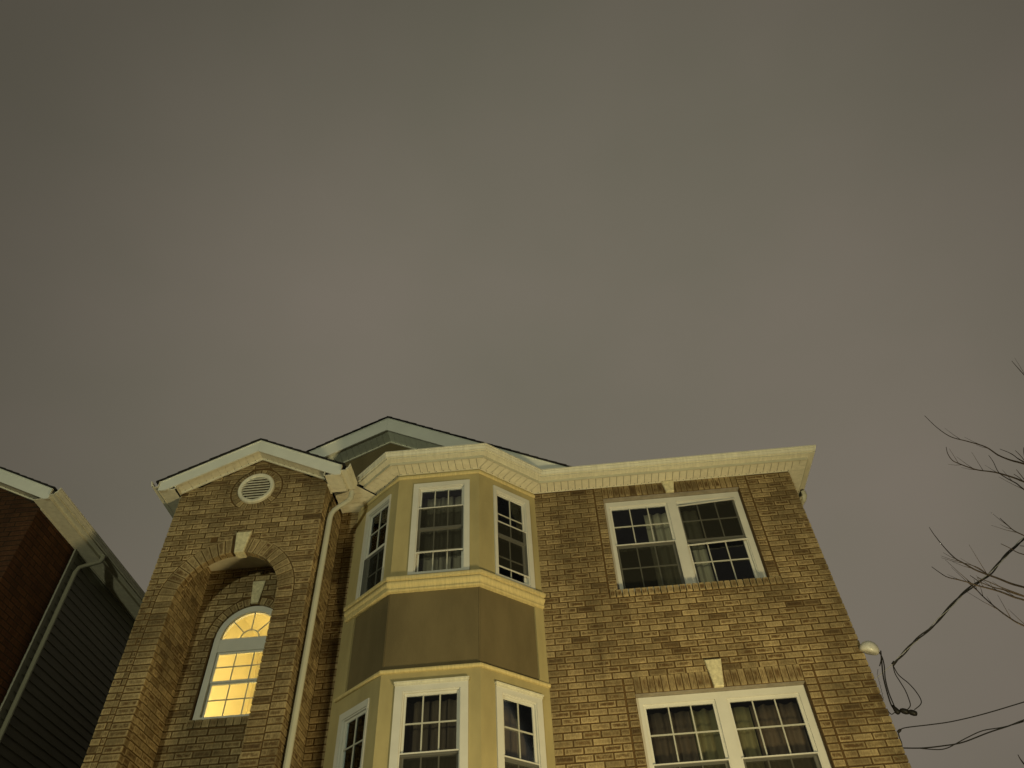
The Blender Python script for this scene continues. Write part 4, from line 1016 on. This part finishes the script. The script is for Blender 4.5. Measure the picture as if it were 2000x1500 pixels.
def cable(name, label, group=None):
    e = empty(name, (3.67, -.09, 5.3), label, 'cable', group); return e
SD = cable('service_drop', 'thick twisted black cable rising from the weatherhead to the upper right')
q = spl(WIRE['drop'], 6)
last = Vector(WIRE['drop'][-1]); 
q = q+[last+(Vector((10.6, -4.4, 8.3))-last)*k/12+Vector((0, 0, -.06*math.sin(math.pi*k/12))) for k in range(1, 13)]
for ph, rad, mm in ((0, .0075, M_CABLE), (2.1, .0075, M_CABLE), (4.2, .0042, M_WIRE)):
    pts = []; acc = 0
    dense = []
    for i in range(len(q)-1):
        st = max(1, int((q[i+1]-q[i]).length/.035))
        for j in range(st): dense.append(q[i].lerp(q[i+1], j/st))
    dense.append(q[-1])
    for i, p in enumerate(dense):
        if i: acc += (dense[i]-dense[i-1]).length
        t = (dense[min(i+1, len(dense)-1)]-dense[max(i-1, 0)]).normalized(); u = t.cross(Vector((0, 0, 1))).normalized(); v = t.cross(u)
        a = acc/.62*2*math.pi+ph+.6*math.sin(acc*3); R_ = .010+.004*math.sin(acc*5+ph); pts.append(p+u*R_*math.cos(a)+v*R_*math.sin(a))
    mb = MB(); mb.tube(pts, rad, 6); mb.build('strand', mm, SD, smooth=True)
mb = MB(); mb.tube([WIRE['drop'][0], (3.70, -.11, 5.352)], .016, 8); mb.build('clamp', M_CABLE, SD)
mb = MB(); mb.tube(spl(WIRE['tie'], 5), .0035, 6); mb.build('tie_wire', M_WIRE, SD)
for k in ('loop1', 'loop2'): mb = MB(); mb.tube(spl(WIRE[k], 6), .0052, 6); mb.build('loop', M_CABLE, SD, smooth=True)
for i, c in enumerate(WIRE['conn']):
    c = Vector(c); mb = MB()
    if i == 0: mb.lathe(c+Vector((-.01, .01, .05)), (.25, -.2, -1), [(0, 0), (.012, 0), (.022, .04), (.030, .08), (.022, .10), (0, .105)], 10)
    else: mb.lathe(c+Vector((-.045, .03, .018)), (.9, -.4, -.55), [(0, 0), (.016, .005), (.028, .03), (.030, .06), (.022, .088), (0, .095)], 10)
    mb.build('connector', M_CABLE, SD, smooth=True)
mb = MB(); mb.tube(spl([Vector(WIRE['conn'][0])+Vector((0, 0, .0)), Vector(WIRE['conn'][1])+Vector((-.03, .02, 0)), Vector(WIRE['conn'][2])], 4), .007, 6); mb.build('loop', M_CABLE, SD)
HC = cable('entrance_cable', 'black wires hanging down from the pale weatherhead beside the wall corner')
for k, r_ in (('head1', .0075), ('head2', .0065), ('head3', .0065), ('tail', .005)): mb = MB(); mb.tube(spl(WIRE[k], 6), r_, 6); mb.build('wire', M_CABLE, HC, smooth=True)
mb = MB(); sp_ = spl(WIRE['spiral'], 12); pts = []
for i, p in enumerate(sp_): pts.append(p+Vector((math.cos(i*1.3), 0, math.sin(i*1.3)))*.004)
mb.tube(pts, .0022, 5); mb.build('wire', M_CABLE, HC)
PC1 = cable('phone_cable', 'single thin black cable leaving the right wall corner, above the looped pair', 'low cables')
P2 = Vector((10.7, -4.6, 6.6))
def runout(k): 
    l = Vector(WIRE[k][-1]); return spl(WIRE[k], 6)+[l+(P2-l)*j/10+Vector((0, 0, -.10*math.sin(math.pi*j/10))) for j in range(1, 11)]
mb = MB(); mb.tube(runout('w1'), .0055, 6); mb.build('wire', M_CABLE, PC1, smooth=True)
mb = MB(); mb.tube(spl(WIRE['w1b'], 5), .0055, 6); mb.build('wire', M_CABLE, PC1, smooth=True)
a, b = [Vector(v) for v in WIRE['w1'][:2]]; mb = MB(); mb.tube([a-(b-a)*.2, a, b, b+(b-a)*.5], [.006, .014, .014, .006], 8); mb.build('insulator', M_CABLE, PC1)
PC2 = cable('phone_cable', 'pair of looped black cables, lowest ones leaving the wall corner to the right', 'low cables')
mb = MB(); mb.tube(runout('w2'), .0065, 6); mb.build('wire', M_CABLE, PC2, smooth=True)
mb = MB(); mb.tube(spl(WIRE['w2b'], 6), .0050, 6); mb.build('wire', M_CABLE, PC2, smooth=True)
UP_ = empty('utility_pole', (10.7, -4.5, 0), 'wooden utility pole outside the right edge of the picture', 'pole')
mb = MB(); mb.tube([(10.7, -4.5, 0), (10.7, -4.5, 9.5)], [.16, .11], 12); mb.build('shaft', M_WOOD, UP_, smooth=True)
mb = MB(); mb.box(F((10.7, -4.5), (0, 1)), -1, 1, 8.7, 8.8, .05, .16); mb.build('crossarm', M_WOOD, UP_)

# ------------------------------------------------------------------ ground
mb = MB(); mb.hprism([(-150, -160), (150, -160), (150, 160), (-150, 160)], -.3, -.004); mb.build('ground', mat('lawn_soil', (.05, .06, .03), .95, noise=.3, nscale=3), None, kind='structure')
mb = MB(); mb.hprism([(-60, -10.3), (60, -10.3), (60, -7.2), (-60, -7.2)], -.2, .05); mb.build('pavement', M_PAVE, None, kind='structure')
mb = MB(); mb.hprism([(-60, -19), (60, -19), (60, -10.4), (-60, -10.4)], -.2, 0); mb.build('road', M_ROAD, None, kind='structure')
mb = MB(); mb.hprism([(-4.9, -7.2), (3.5, -7.2), (3.5, -.02), (-4.9, -.02)], -.2, .03); mb.build('forecourt', M_PAVE, None, kind='structure')
# low garden lamps that light the fronts
LL = {'right': 'low iron garden lamp on the forecourt below the picture'}
for nm, loc, c, e, aim in LAMPS:
    g = empty('garden_lamp', (loc[0], loc[1], .03), LL[nm], 'lamp'); x, y, z = loc
    mb = MB(); mb.tube([(x, y, .0), (x, y, z-.18)], .02, 8); mb.build('post', M_IRON, g)
    mb = MB(); mb.lathe((x, y, z-.2), (0, 0, 1), [(0, 0), (.05, 0), (.09, .06), (.10, .07), (.085, .07), (.045, .012), (0, .012)], 16); mb.build('reflector', M_IRON, g)
    mb = MB(); mb.lathe((x, y, z-.185), (0, 0, 1), [(0, 0), (.03, .01), (.035, .035), (.02, .06), (0, .065)], 12); mb.build('bulb', emit_mat('bulb_glow', c, 6), g)
g = empty('street_lamp', (-6, -19.6, 0), 'street lamp across the road behind the viewer', 'lamp')
mb = MB(); mb.tube([(-6, -19.6, 0), (-6, -19.6, 3.3), (-6, -19.3, 3.45), (-6, -18.9, 3.45)], [.08, .05, .045, .04], 10); mb.build('pole', M_IRON, g)
mb = MB(); mb.tube([(-6, -19.15, 3.4), (-6, -18.6, 3.38)], .11, 10, flat=.5); mb.build('lamp_head', M_IRON, g)
